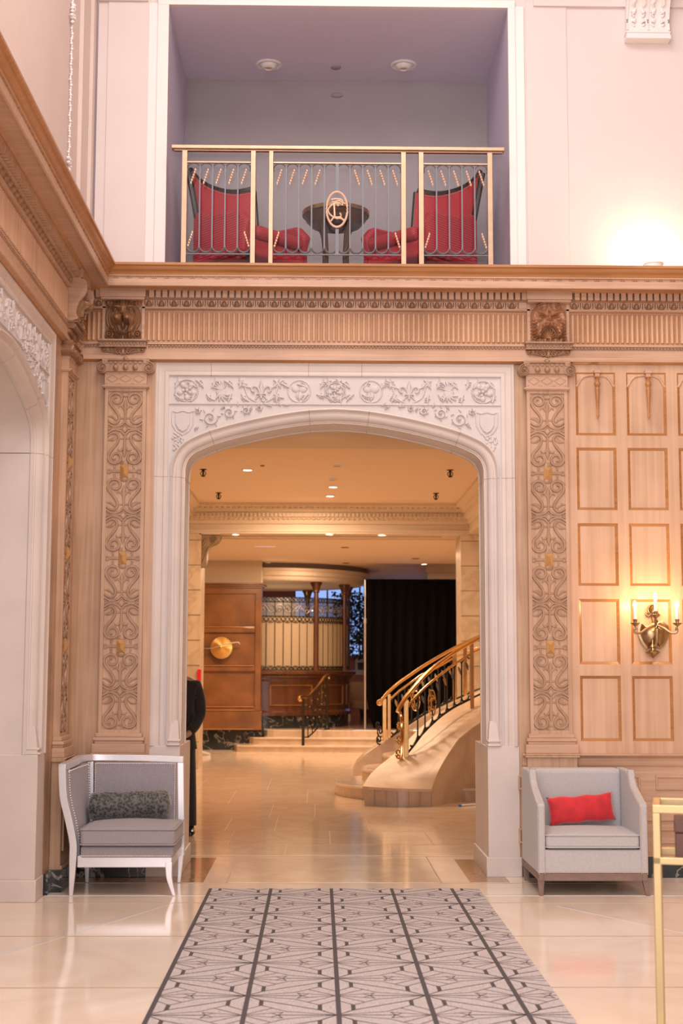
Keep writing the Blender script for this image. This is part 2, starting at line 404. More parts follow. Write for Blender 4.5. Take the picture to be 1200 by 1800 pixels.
for x0, y0, x1, y1 in ((-1.75, -3.0, -.95, -1.15), (2.55, -2.9, 1.55, -1.25)):
    a, b = Vector((x0, y0, 0)), Vector((x1, y1, 0)); d = (b - a).normalized(); nrm = Vector((-d.y, d.x, 0)) * .035
    wl.add([a - nrm, b - nrm, b + nrm, a + nrm, *[p + Vector((0, 0, .0016)) for p in (a - nrm, b - nrm, b + nrm, a + nrm)]],
           [(0, 1, 2, 3), (7, 6, 5, 4), (0, 1, 5, 4), (1, 2, 6, 5), (2, 3, 7, 6), (3, 0, 4, 7)])
wl.box(-1.8, 3.6, -.86, -.80, -.001, .0016)
link('floor_strip', wl, STRIPM, floor, False)

struct(link('wall_right', MB().box(6.6, 6.8, -12.9, .4, 0, 8.6), OAK, smooth=False))
struct(link('ceiling', MB().box(-4.4, 6.8, -12.9, .4, 8.5, 8.7), WHITE, smooth=False))
# ------------------------------------------------------------ arch geometry (right half traced, mirrored)
UC, UA = .119, 1.123; zS = PZ(853, 836)
half = [(PX(a, b) - UC, PZ(a, b)) for a, b in ((853, 836), (852, 822), (847, 808), (838, 798), (826, 791), (797, 779), (747, 765), (693, 753), (640, 744.5))]
half = [(min(h[0] * UA / half[0][0], UA), h[1]) for h in half]
zAP = PZ(588, 741)
R = smoothp(half + [(0, zAP)], 4)
INTR = [(-u, z) for u, z in R][:-1] + [(0, zAP)] + [(u, z) for u, z in reversed(R[:-1])]   # left spring -> apex -> right spring
TOPZ = PZ(590, 638)          # outer top of the stone frame
FR = 1.345                   # outer half width of the stone frame
FW = .100                    # frame moulding width
PBZ = PZ(880, 1312)          # top of the plain pier blocks
def offset_path(path, o):
    out = []
    for i, p in enumerate(path):
        a = path[max(0, i - 1)]; b = path[min(len(path) - 1, i + 1)]
        tu, tv = b[0] - a[0], b[1] - a[1]; L = sqrt(tu * tu + tv * tv); out.append((p[0] - tv / L * o, p[1] + tu / L * o))
    return out
def sweep_profile(mb, path, prof, mitre=False):
    """prof: (outward offset, w). path in (u,v); outward = left-hand normal of travel"""
    rows = []
    N = len(path)
    for i, p in enumerate(path):
        if mitre and 0 < i < N - 1:
            d1 = Vector((path[i][0] - path[i - 1][0], path[i][1] - path[i - 1][1])).normalized()
            d2 = Vector((path[i + 1][0] - path[i][0], path[i + 1][1] - path[i][1])).normalized()
            n1 = Vector((-d1.y, d1.x)); n2 = Vector((-d2.y, d2.x)); n = (n1 + n2); n /= n.dot(n1)
        else:
            a = path[max(0, i - 1)]; b = path[min(N - 1, i + 1)]
            d = Vector((b[0] - a[0], b[1] - a[1])).normalized(); n = Vector((-d.y, d.x))
        rows.append([(p[0] + n.x * o, p[1] + n.y * o, w_) for o, w_ in prof])
    m = len(prof); vs = [q for r in rows for q in r]; fs = []
    for i in range(N - 1):
        for k in range(m): fs.append((i * m + k, i * m + (k + 1) % m, (i + 1) * m + (k + 1) % m, (i + 1) * m + k))
    fs += [tuple(range(m - 1, -1, -1)), tuple((N - 1) * m + k for k in range(m))]
    mb.add(vs, fs)

# --- relief ornaments
def rosette(mb, u, v, r, w0, petals=5, h=.024):
    mb.strip([(u + r * cos(2 * pi * k / 20), v + r * sin(2 * pi * k / 20)) for k in range(20)], r * .16, h * .7, w0, 'round', True)
    for ring, rr, n in ((.62, .32, petals), (.33, .2, petals)):
        for k in range(n):
            a = 2 * pi * k / n + pi / 2 + ring
            mb.dome(u + r * ring * cos(a), v + r * ring * sin(a), r * rr, r * rr * .85, h * (1.2 - ring * .4), w0, 9, 3, a)
    mb.dome(u, v, r * .2, r * .2, h * 1.3, w0, 8, 3)
def leaf(mb, u, v, L, wd, a, w0, h=.019):
    mb.strip([(u + L * t * cos(a + .35 * t), v + L * t * sin(a + .35 * t)) for t in (0, .2, .4, .6, .8, 1)], [wd * q for q in (.35, .9, 1, .8, .5, .1)], h, w0, 'round')
def acanthus(mb, u, v, L, a, w0, sgn=1, h=.019):
    leaf(mb, u, v, L, L * .26, a, w0, h)
    for t in (.25, .45, .65):
        for s in (1, -1): leaf(mb, u + L * t * cos(a), v + L * t * sin(a), L * .38 * (1.1 - t), L * .15, a + s * .9, w0, h * .8)
def fleur(mb, u, v, r, w0, h=.024):
    mb.strip([(u, v - r * .7), (u, v - r * .2), (u, v + r * .35), (u, v + r)], [r * .25, r * .3, r * .5, r * .05], h, w0, 'round')
    for s in (1, -1):
        mb.strip(smoothp([(u + s * r * .1, v - r * .3), (u + s * r * .3, v + r * .25), (u + s * r * .7, v + r * .4), (u + s * r * .85, v + r * .05), (u + s * r * .6, v - r * .12)], 4), r * .24, h * .9, w0, 'round')
        mb.strip(smoothp([(u + s * r * .05, v - r * .35), (u + s * r * .4, v - r * .6), (u + s * r * .5, v - r * .8)], 3), r * .18, h * .7, w0, 'round')
    mb.strip([(u - r * .4, v - r * .3), (u + r * .4, v - r * .3)], r * .18, h * 1.1, w0, 'round')
def vine(mb, u, v, r, w0, s=1, h=.019):
    mb.strip(spiral(u, v, r, r * .2, pi * (.5 + s * .5), s * 1.35, 26), [r * .22 * (1 - .5 * t / 26) for t in range(27)], h, w0, 'round')
    for k in range(6):
        a = k * pi / 3 + .3; leaf(mb, u + r * cos(a), v + r * sin(a), r * .5, r * .22, a + .8 * s, w0, h * .8)
    mb.dome(u, v, r * .24, r * .24, h * 1.2, w0, 8, 3)

def arch_set(M, uc, root, nu_lo=None):
    """stone surround with mouldings, spandrel carving, piers. M maps (u,v,w)"""
    path = [(uc - UA, PBZ)] + [(uc + u, z) for u, z in INTR] + [(uc + UA, PBZ)]
    path = [(uc - UA, PBZ), (uc - UA, (PBZ + zS) / 2)] + [(uc + u, z) for u, z in INTR] + [(uc + UA, (PBZ + zS) / 2), (uc + UA, PBZ)]
    # offsets must point away from the opening: travel left spring -> apex -> right gives left normal = outward (up)
    prof = [(0, -.45), (.02, -.455), (.16, -.455), (.16, -.03), (.104, -.03), (.104, -.004), (.094, 0), (.086, -.008), (.078, -.030), (.070, -.032), (.058, -.026), (.044, -.030), (.030, -.042), (.021, -.058), (.018, -.070), (.010, -.074), (.008, -.082), (0, -.084), (0, -.105), (.006, -.112), (.006, -.34), (0, -.35), (0, -.37), (-.008, -.375), (-.008, -.40), (0, -.41)]
    mb = MB(M); sweep_profile(mb, path, prof)
    link('arch_moulding', mb, STONE, root)
    fp = [(uc - FR, PBZ), (uc - FR, TOPZ), (uc + FR, TOPZ), (uc + FR, PBZ)]
    profF = [(0, -.2), (0, .0), (-.008, .006), (-.016, .006), (-.022, -.002), (-.030, -.004), (-.056, -.012), (-.066, -.018), (-.070, -.008), (-.080, -.005), (-.092, -.006), (-.1, -.012), (-.1, -.2)]
    mb = MB(M); sweep_profile(mb, fp, profF, True)
    link('frame_moulding', mb, STONE, root)
    # spandrel field behind the carving, follows the arch back
    o = offset_path([(uc + u, z) for u, z in INTR], .09)
    mb = MB(M); ZT = TOPZ - .05; vs = []; n = len(o)
    for w_ in (-.026, -.2):
        for a, b in o: vs.append((a, b, w_))
        for a, b in o: vs.append((a, ZT, w_))
    fs = []
    for i in range(n - 1):
        fs += [(i, i + 1, n + i + 1, n + i), (2 * n + i, 2 * n + i + 1, 3 * n + i + 1, 3 * n + i), (i, i + 1, 2 * n + i + 1, 2 * n + i), (n + i, n + i + 1, 3 * n + i + 1, 3 * n + i)]
    mb.add(vs, fs)
    mb.box(uc - FR + .05, o[0][0], zS - .1, ZT, -.199, -.0262); mb.box(o[-1][0], uc + FR - .05, zS - .1, ZT, -.199, -.0262)
    mb.box(uc - FR + .05, uc - UA - .08, PBZ, zS, -.2, -.02); mb.box(uc + UA + .08, uc + FR - .05, PBZ, zS, -.2, -.02)
    link('spandrel_field', mb, SPAN, root, False)
    # carving
    mb = MB(M); w0 = -.028
    zt, zm = PZ(588, 665), PZ(588, 709); zc = (zt + zm) / 2; hh = (zt - zm) / 2 * .93
    Rr = FR - FW
    mb.box(uc - Rr, uc + Rr, zm - .008, zm + .006, w0, -.014)
    for s in (1, -1):
        q = lambda px: s * (PX(px, 685) - .119)
        rosette(mb, uc + q(849), zc, hh * .95, w0, 5)
        # thistle
        tu = uc + q(789); mb.dome(tu, zc - hh * .1, hh * .5, hh * .5, .018, w0, 10, 3)
        for k in range(7): leaf(mb, tu, zc, hh * .9, hh * .22, pi / 2 + (k - 3) * .3, w0)
        for k in range(5): leaf(mb, tu, zc - hh * .2, hh * .8, hh * .25, -pi / 2 + (k - 2) * .5, w0)
        fleur(mb, uc + q(719), zc, hh * .95, w0)
        for t in (-1, 1):
            mb.strip(smoothp([(uc + q(719) + t * hh * .3, zm + .01), (uc + q(719) + t * hh * 1.1, zm + hh * .6), (uc + q(719) + t * hh * 1.5, zt - hh * .4), (uc + q(719) + t * hh * 1.9, zt - .01)], 4), hh * .2, .013, w0, 'round')
        fu = uc + q(652); mb.strip([(fu + hh * .95 * cos(2 * pi * k / 20), zc + hh * .95 * sin(2 * pi * k / 20)) for k in range(20)], hh * .16, .012, w0, 'round', True)
        for k in range(3): mb.dome(fu + hh * .4 * cos(k * 2.09 + .5), zc + hh * .4 * sin(k * 2.09 + .5), hh * .42, hh * .34, .016, w0, 9, 3, k * 2.09 + .5)
        leaf(mb, fu, zc, hh * .9, hh * .15, -1.9, w0)
        for px, a in ((615, 2.2), (622, 3.6), (685, 1.2), (690, -1.2), (757, 1.9), (754, -2), (820, 1.1), (815, -2.1), (870, 2.2), (871, -2.2), (670, .8), (770, -.9), (805, 2.2), (636, -.6), (638, .7), (700, 2.6), (738, .5), (768, 1.0), (833, -.8), (832, .8), (600, -1.9), (601, 1.8), (697, -2.4)):
            acanthus(mb, uc + q(px), zc + (hh * .25 if sin(a) > 0 else -hh * .25), hh * .95, a if s > 0 else pi - a, w0)
        if s > 0:
            rosette(mb, uc, zc, hh * .72, w0, 5); mb.strip([(uc + hh * .98 * cos(k * pi / 3 + .52), zc + hh * .9 * sin(k * pi / 3 + .52)) for k in range(6)], hh * .14, .016, w0, 'round', True)
        # lower field: shield, vines, grapes
        z2 = PZ(588, 741); su = uc + s * (PX(856, 741) - .119)
        shp = [(-.055, .06), (-.03, .052), (0, .062), (.03, .052), (.055, .06), (.052, -.02), (.03, -.06), (0, -.078), (-.03, -.06), (-.052, -.02)]
        mb.plate([(su + a, z2 + b) for a, b in shp], w0, w0 + .016)
        mb.strip([(su + a * 1.5, z2 + b * 1.3) for a, b in shp], .014, .011, w0, 'round', True)
        for px, py, r in ((808, 736, .056), (775, 726, .042), (745, 722, .030), (830, 724, .022), (722, 718, .02)):
            vine(mb, uc + s * (PX(px, py) - .119), PZ(px, py), r, w0, s)
        for px, py in ((790, 720), (760, 716), (735, 715), (700, 715), (685, 714), (828, 752), (670, 713), (712, 713)):
            acanthus(mb, uc + s * (PX(px, py) - .119), PZ(px, py), .045, random.uniform(0, 6.2), w0)
        for k in range(26):
            t = k / 26; px = 853 + random.uniform(-3, 22) * (1 - t * .55) + 9 * t; py = 763 + t * 30
            mb.dome(uc + s * (PX(px, py) - .119), PZ(px, py), .0125, .0125, .016, w0, 7, 2)
    link('spandrel_carving', mb, SPAN, root)
    # piers under the moulded jambs, with stop blocks
    mb = MB(M)
    for s in (-1, 1):
        a, b = sorted((uc + s * (FR + .01), uc + s * (UA - .0)))
        mb.box(a, b, 0.13, PBZ, -.85, -.005)
        a2, b2 = sorted((uc + s * (FR + .02), uc + s * (UA - .015))); mb.box(a2, b2, 0, .14, -.87, .005)
        i0, i1_ = sorted((uc + s * (UA + .002), uc + s * (UA + .09)))
        zt_ = PZ(880, 1268)
        # flared stop: broach
        mb.add([(i0, PBZ, -.005), (i1_, PBZ, -.005), (i1_, PBZ, -.1), (i0, PBZ, -.1), (i0 + .015, zt_, -.03), (i1_ - .015, zt_, -.03), (i1_ - .015, zt_, -.1), (i0 + .015, zt_, -.1)],
               [(0, 1, 2, 3), (7, 6, 5, 4), (0, 1, 5, 4), (1, 2, 6, 5), (2, 3, 7, 6), (3, 0, 4, 7)])
        for zz, e in ((PBZ, .012), (PBZ + .03, .006)): mb.box(i0 - .002, i1_ + .002, zz, zz + .014, -.1, -.002 + e)
    link('pier', mb, STONE, root, bevel=.006)
    # stone joints: thin recessed mortar lines standing a hair proud
    mb = MB(M)
    for s in (-1, 1):
        a, b = sorted((uc + s * (FR + .012), uc + s * (UA - .001)))
        mb.box(a, b, .138, .142, -.86, -.0035)
    profJ = [(o_, w_ + (.0007 if w_ > -.44 else 0)) if o_ > .001 else (o_ - .0007, w_) for o_, w_ in prof]
    pts_ = [(uc + u, z) for u, z in INTR]
    for tgt in (-.93, -.19, .19, .90):
        i = min(range(len(pts_) - 1), key=lambda k: abs(pts_[k][0] - uc - tgt)); a, b = Vector(pts_[i]), Vector(pts_[i + 1]); d = (b - a).normalized() * .0022; c_ = (a + b) / 2
        sweep_profile(mb, [tuple(c_ - d), tuple(c_ + d)], profJ)
    profK = [(o_, w_ + (.0007 if w_ > -.19 else 0)) for o_, w_ in profF]
    for uu in (-.2, .2, -.93): sweep_profile(mb, [(uc + uu - .002, TOPZ), (uc + uu + .002, TOPZ)], profK)
    for s in (-1, 1):
        d = (0, .004) if s < 0 else (.004, 0)
        sweep_profile(mb, [(uc + s * UA, zS - .02 + d[0]), (uc + s * UA, zS - .02 + d[1])], profJ); sweep_profile(mb, [(uc + s * FR, zS - .02 + d[0]), (uc + s * FR, zS - .02 + d[1])], profK)
    link('mortar_joint', mb, JM, root, False)

arch = struct(bpy.data.objects.new('trim_1', None)); C.objects.link(arch)
arch['label'] = 'pale stone Tudor arch surround with carved spandrels in the oak wall'; arch['category'] = 'archway'
arch_set(Mf, UC, arch)
ULC = .90 + FR
arch2 = struct(bpy.data.objects.new('trim_2', None)); C.objects.link(arch2)
arch2['label'] = 'stone arch surround on the side wall, cut off by the left frame edge'; arch2['category'] = 'archway'
arch_set(Ml, ULC, arch2)

# ------------------------------------------------------------ walls (oak faced)
def wallmass(M, uc, u0, u1, back=.45):
    mb = MB(M)
    mb.box(u0, uc - FR, 0, zEND + .1, -back, 0)
    mb.box(uc + FR, u1, 0, zEND + .1, -back, -.02)
    mb.box(uc - FR, uc + FR, TOPZ, zEND + .6, -back, -.001)
    mb.box(uc - FR, uc + FR, TOPZ - .04, zEND + .6, -back, -.15)
    return mb
wall_back = struct(link('wall_back', wallmass(Mf, UC, XL - .4, XR), OAK, smooth=False))
mb = wallmass(Ml, ULC, 0, 7.5, .5)
wall_left = struct(link('wall_left', mb, OAKF, smooth=False))
# reveal lining of the left arch and the passage beyond it
mb = MB(); mb.box(-4.2, XL - .5, -5, .3, -.0, 4.2)
mb = MB(); mb.box(-4.4, -4.2, -6, .5, 0, 4.4); mb.box(-4.2, XL - .5, .02, .2, 0, 4.4)
struct(link('wall_passage', mb, STONE2, smooth=False))
mb = MB(); mb.box(-4.4, XL - .45, -6, .5, 3.95, 4.1)
struct(link('ceiling_passage', mb, CREAM, smooth=False))

# --- panelled oak on the right of the back wall: stiles, rails, recessed panels
mb = MB(Mf)
uA = PX(999, 900); cols = [(1013.5, 1084), (1103.5, 1174)]
cw = PX(1103.5, 840) - PX(1013.5, 840); c0 = PX(1013.5, 840); pw = PX(1084, 840) - PX(1013.5, 840)
rows = [(655, 766), (787, 897), (920, 1030), (1053, 1168), (1188, 1303)]
rz = [(PZ(1100, b), PZ(1100, a)) for a, b in rows]
ncol = 14
zt = zEND + .02; zlow = PZ(1100, 1330)
edges_u = [uA - .10] + sum([[c0 + k * cw, c0 + k * cw + pw] for k in range(ncol)], []) + [XR]
for k in range(0, len(edges_u), 2): mb.box(edges_u[k], edges_u[k + 1], zlow, zt, -.02, 0)
for k in range(ncol):
    a, b = c0 + k * cw, c0 + k * cw + pw
    zs = [zlow] + [z for r_ in reversed(rz) for z in r_] + [zt]
    for j in range(0, len(zs), 2): mb.box(a, b, zs[j], zs[j + 1], -.02, -.0002)
link('panel_frame', mb, OAKP, wall_back, False)
for k in range(ncol):
    for j, (z0, z1) in enumerate(rz):
        a, b = c0 + k * cw, c0 + k * cw + pw
        if a > 3.0: continue
        mb = MB(Mf); e = .021
        # bevelled edge moulding + flat field
        mb.add([(a, z0, -.001), (b, z0, -.001), (b, z1, -.001), (a, z1, -.001), (a + e, z0 + e, -.014), (b - e, z0 + e, -.014), (b - e, z1 - e, -.014), (a + e, z1 - e, -.014)],
               [(0, 1, 5, 4), (1, 2, 6, 5), (2, 3, 7, 6), (3, 0, 4, 7)])
        p = link('panel_bead', mb, OAKG, wall_back, False)
        mb = MB(Mf); mb.box(a + e, b - e, z0 + e, z1 - e, -.019, -.0125)
        p = link('wall_panel', mb, OAKP, wall_back, False)
        if j == 0:      # arched head
            mb = MB(Mf); uc_ = (a + b) / 2; zt2 = z1 - .004; r_ = (b - a) / 2 - .005
            pts = smoothp([(a + .004, z1 - .105), (a + .018, z1 - .095), (a + .04, z1 - .055), (uc_ - .075, z1 - .028), (uc_, z1 - .018), (uc_ + .075, z1 - .028), (b - .04, z1 - .055), (b - .018, z1 - .095), (b - .004, z1 - .105)], 5)
            mb.strip(pts, .022, .012, -.012, 'round')
            sp = [(a + .004, z1 - .003)] + [(u, v + .008) for u, v in pts] + [(b - .004, z1 - .003)]
            half_n = len(pts) // 2
            mb.plate([(a + .004, z1 - .003)] + pts[:half_n + 1] + [(uc_, z1 - .003)], -.013, -.008)
            mb.plate([(uc_, z1 - .003)] + pts[half_n:] + [(b - .004, z1 - .003)], -.013, -.008)
            link('arched_head', mb, OAKP, wall_back)
# dado rail, lower panels and base on the right
mb = MB(Mf)
zr0, zr1 = PZ(1100, 1347, -.05), PZ(1100, 1325, -.05)
x0 = PX(917, 1330)
prof = [(0, zr0), (.02, zr0), (.024, zr0 + .012), (.026, zr1 - .035), (.045, zr1 - .02), (.055, zr1 - .014), (.055, zr1 - .003), (.03, zr1), (0, zr1)]
mb.add([(u, z, w_) for u in (x0, XR) for w_, z in prof], [tuple(range(len(prof))), tuple(range(2 * len(prof) - 1, len(prof) - 1, -1))] + [(i, (i + 1) % 9, 9 + (i + 1) % 9, 9 + i) for i in range(9)])
link('dado_rail', mb, OAKX, wall_back, bevel=.002)
mb = MB(Mf); zb0 = PZ(1170, 1505)
mb.box(x0, XR, zb0, zr0, -.02, .012)
mb.box(x0, XR, zb0 - .002, zb0 + .03, -.02, .03)
link('dado_board', mb, OAKX, wall_back, False)
def raised_frame(mb, a, b, z0, z1, w0, t=.014, h=.010):
    for u0, u1, v0, v1 in ((a, b, z1 - t, z1), (a, b, z0, z0 + t), (a, a + t, z0 + t, z1 - t), (b - t, b, z0 + t, z1 - t)): mb.box(u0, u1, v0, v1, w0, w0 + h)
mb = MB(Mf)
for k in range(7):
    a = PX(1071, 1376) + k * .335 - .335 * 2
    raised_frame(mb, a, a + .22, PZ(1100, 1388), PZ(1100, 1363), .012)
    raised_frame(mb, a, a + .22, PZ(1100, 1482), PZ(1100, 1456), .012)
mb.box(x0, XR, PZ(1100, 1440) - .01, PZ(1100, 1440) + .008, .012, .022)
link('dado_moulding', mb, OAKX, wall_back, False, bevel=.003)
b = MB(Mf); b.box(x0, XR, 0, zb0, -.02, .035)
b.box(XL, UC - FR - .01, 0, .14, -.02, .03)
struct(link('baseboard_back', b, BLACKM, smooth=False, bevel=.006))
b = MB(Ml); b.box(0, .86, 0, .14, -.02, .03); b.box(.26, .72, 0, .145, 0, .10)
struct(link('baseboard_left', b, BLACKM, smooth=False, bevel=.006))
# pale inner stone strip edge on the left board section
mb = MB(Mf); mb.box(XL, UC - FR - .01, .14, .30, -.02, .02); link('dado_board', mb, OAKX, wall_back, False)

# ------------------------------------------------------------ entablature swept along both walls
ent = bpy.data.objects.new('trim_3', None); C.objects.link(ent); struct(ent)
ent['label'] = 'oak entablature with dentils and fluted frieze'; ent['category'] = 'cornice'
def wall_sweep(prof, mat, name, parent, y_far=YN, x_far=XR):
    """closed profile (p, z) swept along left wall, mitred in the corner, and along back wall"""
    m = len(prof); vs = []
    for p, z in prof: vs.append((XL + p, y_far, z))
    for p, z in prof: vs.append((XL + p, -p, z))
    for p, z in prof: vs.append((x_far, -p, z))
    fs = [tuple(range(m)), tuple(3 * m - 1 - i for i in range(m))]
    a = [(i, (i + 1) % m, m + (i + 1) % m, m + i) for i in range(m)]
    mb = MB(); mb.add(vs, [tuple(range(m))] + a + [(m + p_, m + q_, m + r_, m + s_) for p_, q_, r_, s_ in a] + [tuple(range(3 * m - 1, 2 * m - 1, -1))])
    return link(name, mb, mat, parent, ang=.5)
B = -.0
wall_sweep([(B, zcym), (B, zTOP - .004), (.31, zTOP), (.31, zTOP - .018), (.300, zTOP - .022)] +
           [(.295 - .04 * t, zTOP - .024 - (zTOP - .024 - zcym) * (t + .12 * sin(2 * pi * t))) for t in (0, .15, .3, .45, .6, .75, .9, 1)], OAKG, 'cornice_cyma', ent)
wall_sweep([(B, zd0 + .012), (B, zcym), (.262, zcym), (.262, zcym - .008), (.248, zcym - .010), (.248, zdr), (.256, zdr - .003), (.256, zcor + .004), (.245, zcor), (.236, zd0 + .010), (B, zd0 + .010)], OAKX, 'cornice_corona', ent)
wall_sweep([(B, zd0 - .006), (B, zd0 + .011), (.145, zd0 + .011), (.13, zd0 + .002), (.124, zd0 - .006)], OAKG, 'soffit_moulding', ent)
wall_sweep([(B, ze1 - .02), (B, zd0 + .008), (.085, zd0 + .008), (.085, zd1 + .004), (.055, zd1), (.045, ze1 + .004), (.055, ze1), (.055, ze1 - .012), (.035, ze1 - .02)], OAKX, 'dentil_band', ent)
wall_sweep([(B, za1 - .0), (B, ze1 - .02), (.022, ze1 - .02), (.022, zf1 - .006), (.038, zf1 - .010), (.038, zf1 - .018), (.028, zf1 - .022), (.028, zb1), (.040, zb1 - .004), (.036, zb1 - .012), (.034, zb1 - .05), (.042, zb1 - .055), (.042, za1)], OAKX, 'architrave', ent)
wall_sweep([(B, zEND - .002), (B, za1), (.03, za1), (.022, zEND + .004), (.015, zEND - .002)], OAKG, 'architrave_bead', ent)
wall_sweep([(B, zf1 + .004), (B, zf0 - .008), (.0228, zf0 - .008), (.0228, zf1 + .004)], OAKG, 'frieze_shade_bed', ent)  # darker wood paints in the shade between the reeds
wall_sweep([(B, zd1 + .004), (B, zd0 + .004), (.0862, zd0 + .004), (.0862, zd1 + .004)], MASK, 'dentil_shade_bed', ent)  # dark strip standing in for the shadowed gaps between dentils
# breaks over the pilasters
PL0, PL1 = PX(183, 900), PX(255, 900) ; PLc = PX(219, 560); PRc = PX(961, 560); PW = .155
segs = []
brk = [(Mf, PLc), (Mf, PRc), (Ml, .485)]
def near_break(M, u, ext=.16):
    return any(M is m_ and abs(u - c) < ext for m_, c in brk)
# left frieze starts beyond the corner
dent = MB(); eggs = MB(); reed = MB(); bead = MB(); drp = MB()
for M, n0, n1 in ((Mf, XL + .06, XR), (Ml, .06, 5.2)):
    for q in (dent, eggs, reed, bead, drp): q.M = M
    u = n0 + .05
    while u < n1:
        if not near_break(M, u, .172): dent.box(u - .0175, u + .0175, zd1 + .006, zd0, .08, .118)
        u += .0497
    u = n0
    while u < n1:
        if not near_break(M, u, .18):
            eggs.dome(u, (zd1 + ze1) / 2, .022, .026, .034, .042, 10, 3)
            eggs.strip([(u - .030, zd1 - .006), (u - .030, ze1 + .02), (u - .014, ze1 + .005), (u + .014, ze1 + .005), (u + .030, ze1 + .02), (u + .030, zd1 - .006)], .009, .02, .042, 'round')
            eggs.strip([(u + .047, zd1 - .004), (u + .047, ze1 + .006)], [.014, .004], .02, .042, 'round')
        u += .094
    u = n0 + .02
    while u < n1:
        if not near_break(M, u, .165):
            a, b = zf1 + .012, zf0 - .016; r_ = .0122
            pts = [(u - r_, a), (u + r_, a), (u + r_, b - r_)] + [(u + r_ * cos(t), b - r_ + r_ * sin(t)) for t in (.5, 1, 1.57, 2.1, 2.6)] + [(u - r_, b - r_)]
            reed.strip([(u, a), (u, a + .01), (u, b - .012), (u, b - .004), (u, b)], [.02, .0275, .0275, .02, .008], .017, .021, 'round')
        u += .0375
    u = n0
    while u < n1:
        if not near_break(M, u, .175):
            bead.dome(u, (zf1 - .018 + zb1) / 2, .0095, .013, .014, .026, 7, 2)
            bead.strip([(u + .0125, zf1 - .02), (u + .0125, zb1 + .002)], [.008, .002], .010, .026, 'round')
        u += .025
    u = n0 + .25
    while u < n1:
        for k in (-1, 0, 1): drp.box(u + k * .014 - .004, u + k * .014 + .004, zdr - .001, zcym - .010, .246, .257)
        u += .0935
for q, nm, mt in ((dent, 'dentil_course', OAKX), (eggs, 'egg_and_dart', CARVD), (reed, 'frieze_reeds', OAKP), (bead, 'bead_course', CARVD), (drp, 'cornice_drops', OAKG)):
    link(nm, q, mt, ent)

# ------------------------------------------------------------ masks
def G(a, b, ca, cb, ra, rb, p=1): return exp(-(((a - ca) / ra) ** 2 + ((b - cb) / rb) ** 2) ** p)
def lion(a, b):
    aa = abs(a); h = 0
    r = sqrt((a / .98) ** 2 + ((b - .12) / .85) ** 2)
    h += .055 * max(0, 1 - r ** 3.5) ** .5 if r < 1 else 0
    st = 0
    if aa > .42 and r < 1.0:        # mane and whisker ridges sweeping round the cheek
        d = sqrt((aa - .12) ** 2 + ((b - .1) * .9) ** 2); st = .0065 * sin(d * 42 + b * 2) * min(1, (aa - .42) * 5)
    h += st
    h += .030 * G(aa, b, .36, .58, .26, .09) + .018 * G(aa, b, .5, .66, .3, .06)   # brow
    h -= .032 * G(aa, b, .43, .42, .19, .12)                                         # socket
    h += .034 * G(aa, b, .43, .42, .10, .085, 1.6)                                   # eyeball
    h -= .010 * G(aa, b, .43, .42, .035, .03)
    h += .022 * G(a, b, 0, .45, .13, .35)                                            # bridge
    h += .040 * G(a, b, 0, .24, .16, .09) - .02 * G(aa, b, .1, .2, .05, .04)         # nose
    h += .075 * G(aa, b, .29, -.02, .27, .21, 1.4)                                   # muzzle
    h -= .045 * G(a, b, 0, .02, .035, .2)
    if -.68 < b < -.14:
        hw = .36 - .35 * max(0, (-.3 - b)); k = 1 / (1 + exp((aa - hw) * 40)) * (1 / (1 + exp((b + .2) * 40))) * (1 / (1 + exp((-.64 - b) * 40)))
        h = h * (1 - k) + k * (.012 + .028 * G(a, b, 0, -.3, .1, .16, 1.4) + (.02 if (b < -.5 and int((a + 1) * 16) % 2) else 0))
        rim = exp(-((aa - hw - .04) / .045) ** 2); h += .03 * rim * (1 if b > -.64 else 0)
    h += .04 * G(a, b, 0, -.68, .24, .05)
    for k in range(4):
        h += .03 * G(aa, b, .1 + k * .075, -.84, .03, .13)
    h += .035 * G(aa, b, .42, -.72, .11, .2, 1.5) - .015 * G(aa, b, .42, -.72, .02, .2)
    h += .03 * (abs(sin(sqrt((aa - .78) ** 2 + (b + .72) ** 2) * 22))) * G(aa, b, .78, -.72, .24, .24, 2)
    h += .03 * G(aa, b, .78, .86, .17, .13, 1.4) - .02 * G(aa, b, .74, .84, .08, .06)  # ears
    h += .012 * G(a, b, 0, .88, .5, .14) * (1 + sin(a * 40)) + .03 * G(a, b, 0, .97, .12, .06)
    return h
def ridge(a, b, pts, wd, h):
    """raised rope along a polyline, in the mask's own -1..1 frame"""
    best = 9
    for (x0, y0), (x1, y1) in zip(pts, pts[1:]):
        dx, dy = x1 - x0, y1 - y0; t = max(0, min(1, ((a - x0) * dx + (b - y0) * dy) / (dx * dx + dy * dy)))
        best = min(best, (a - x0 - dx * t) ** 2 + (b - y0 - dy * t) ** 2)
    return h * exp(-best / wd ** 2)
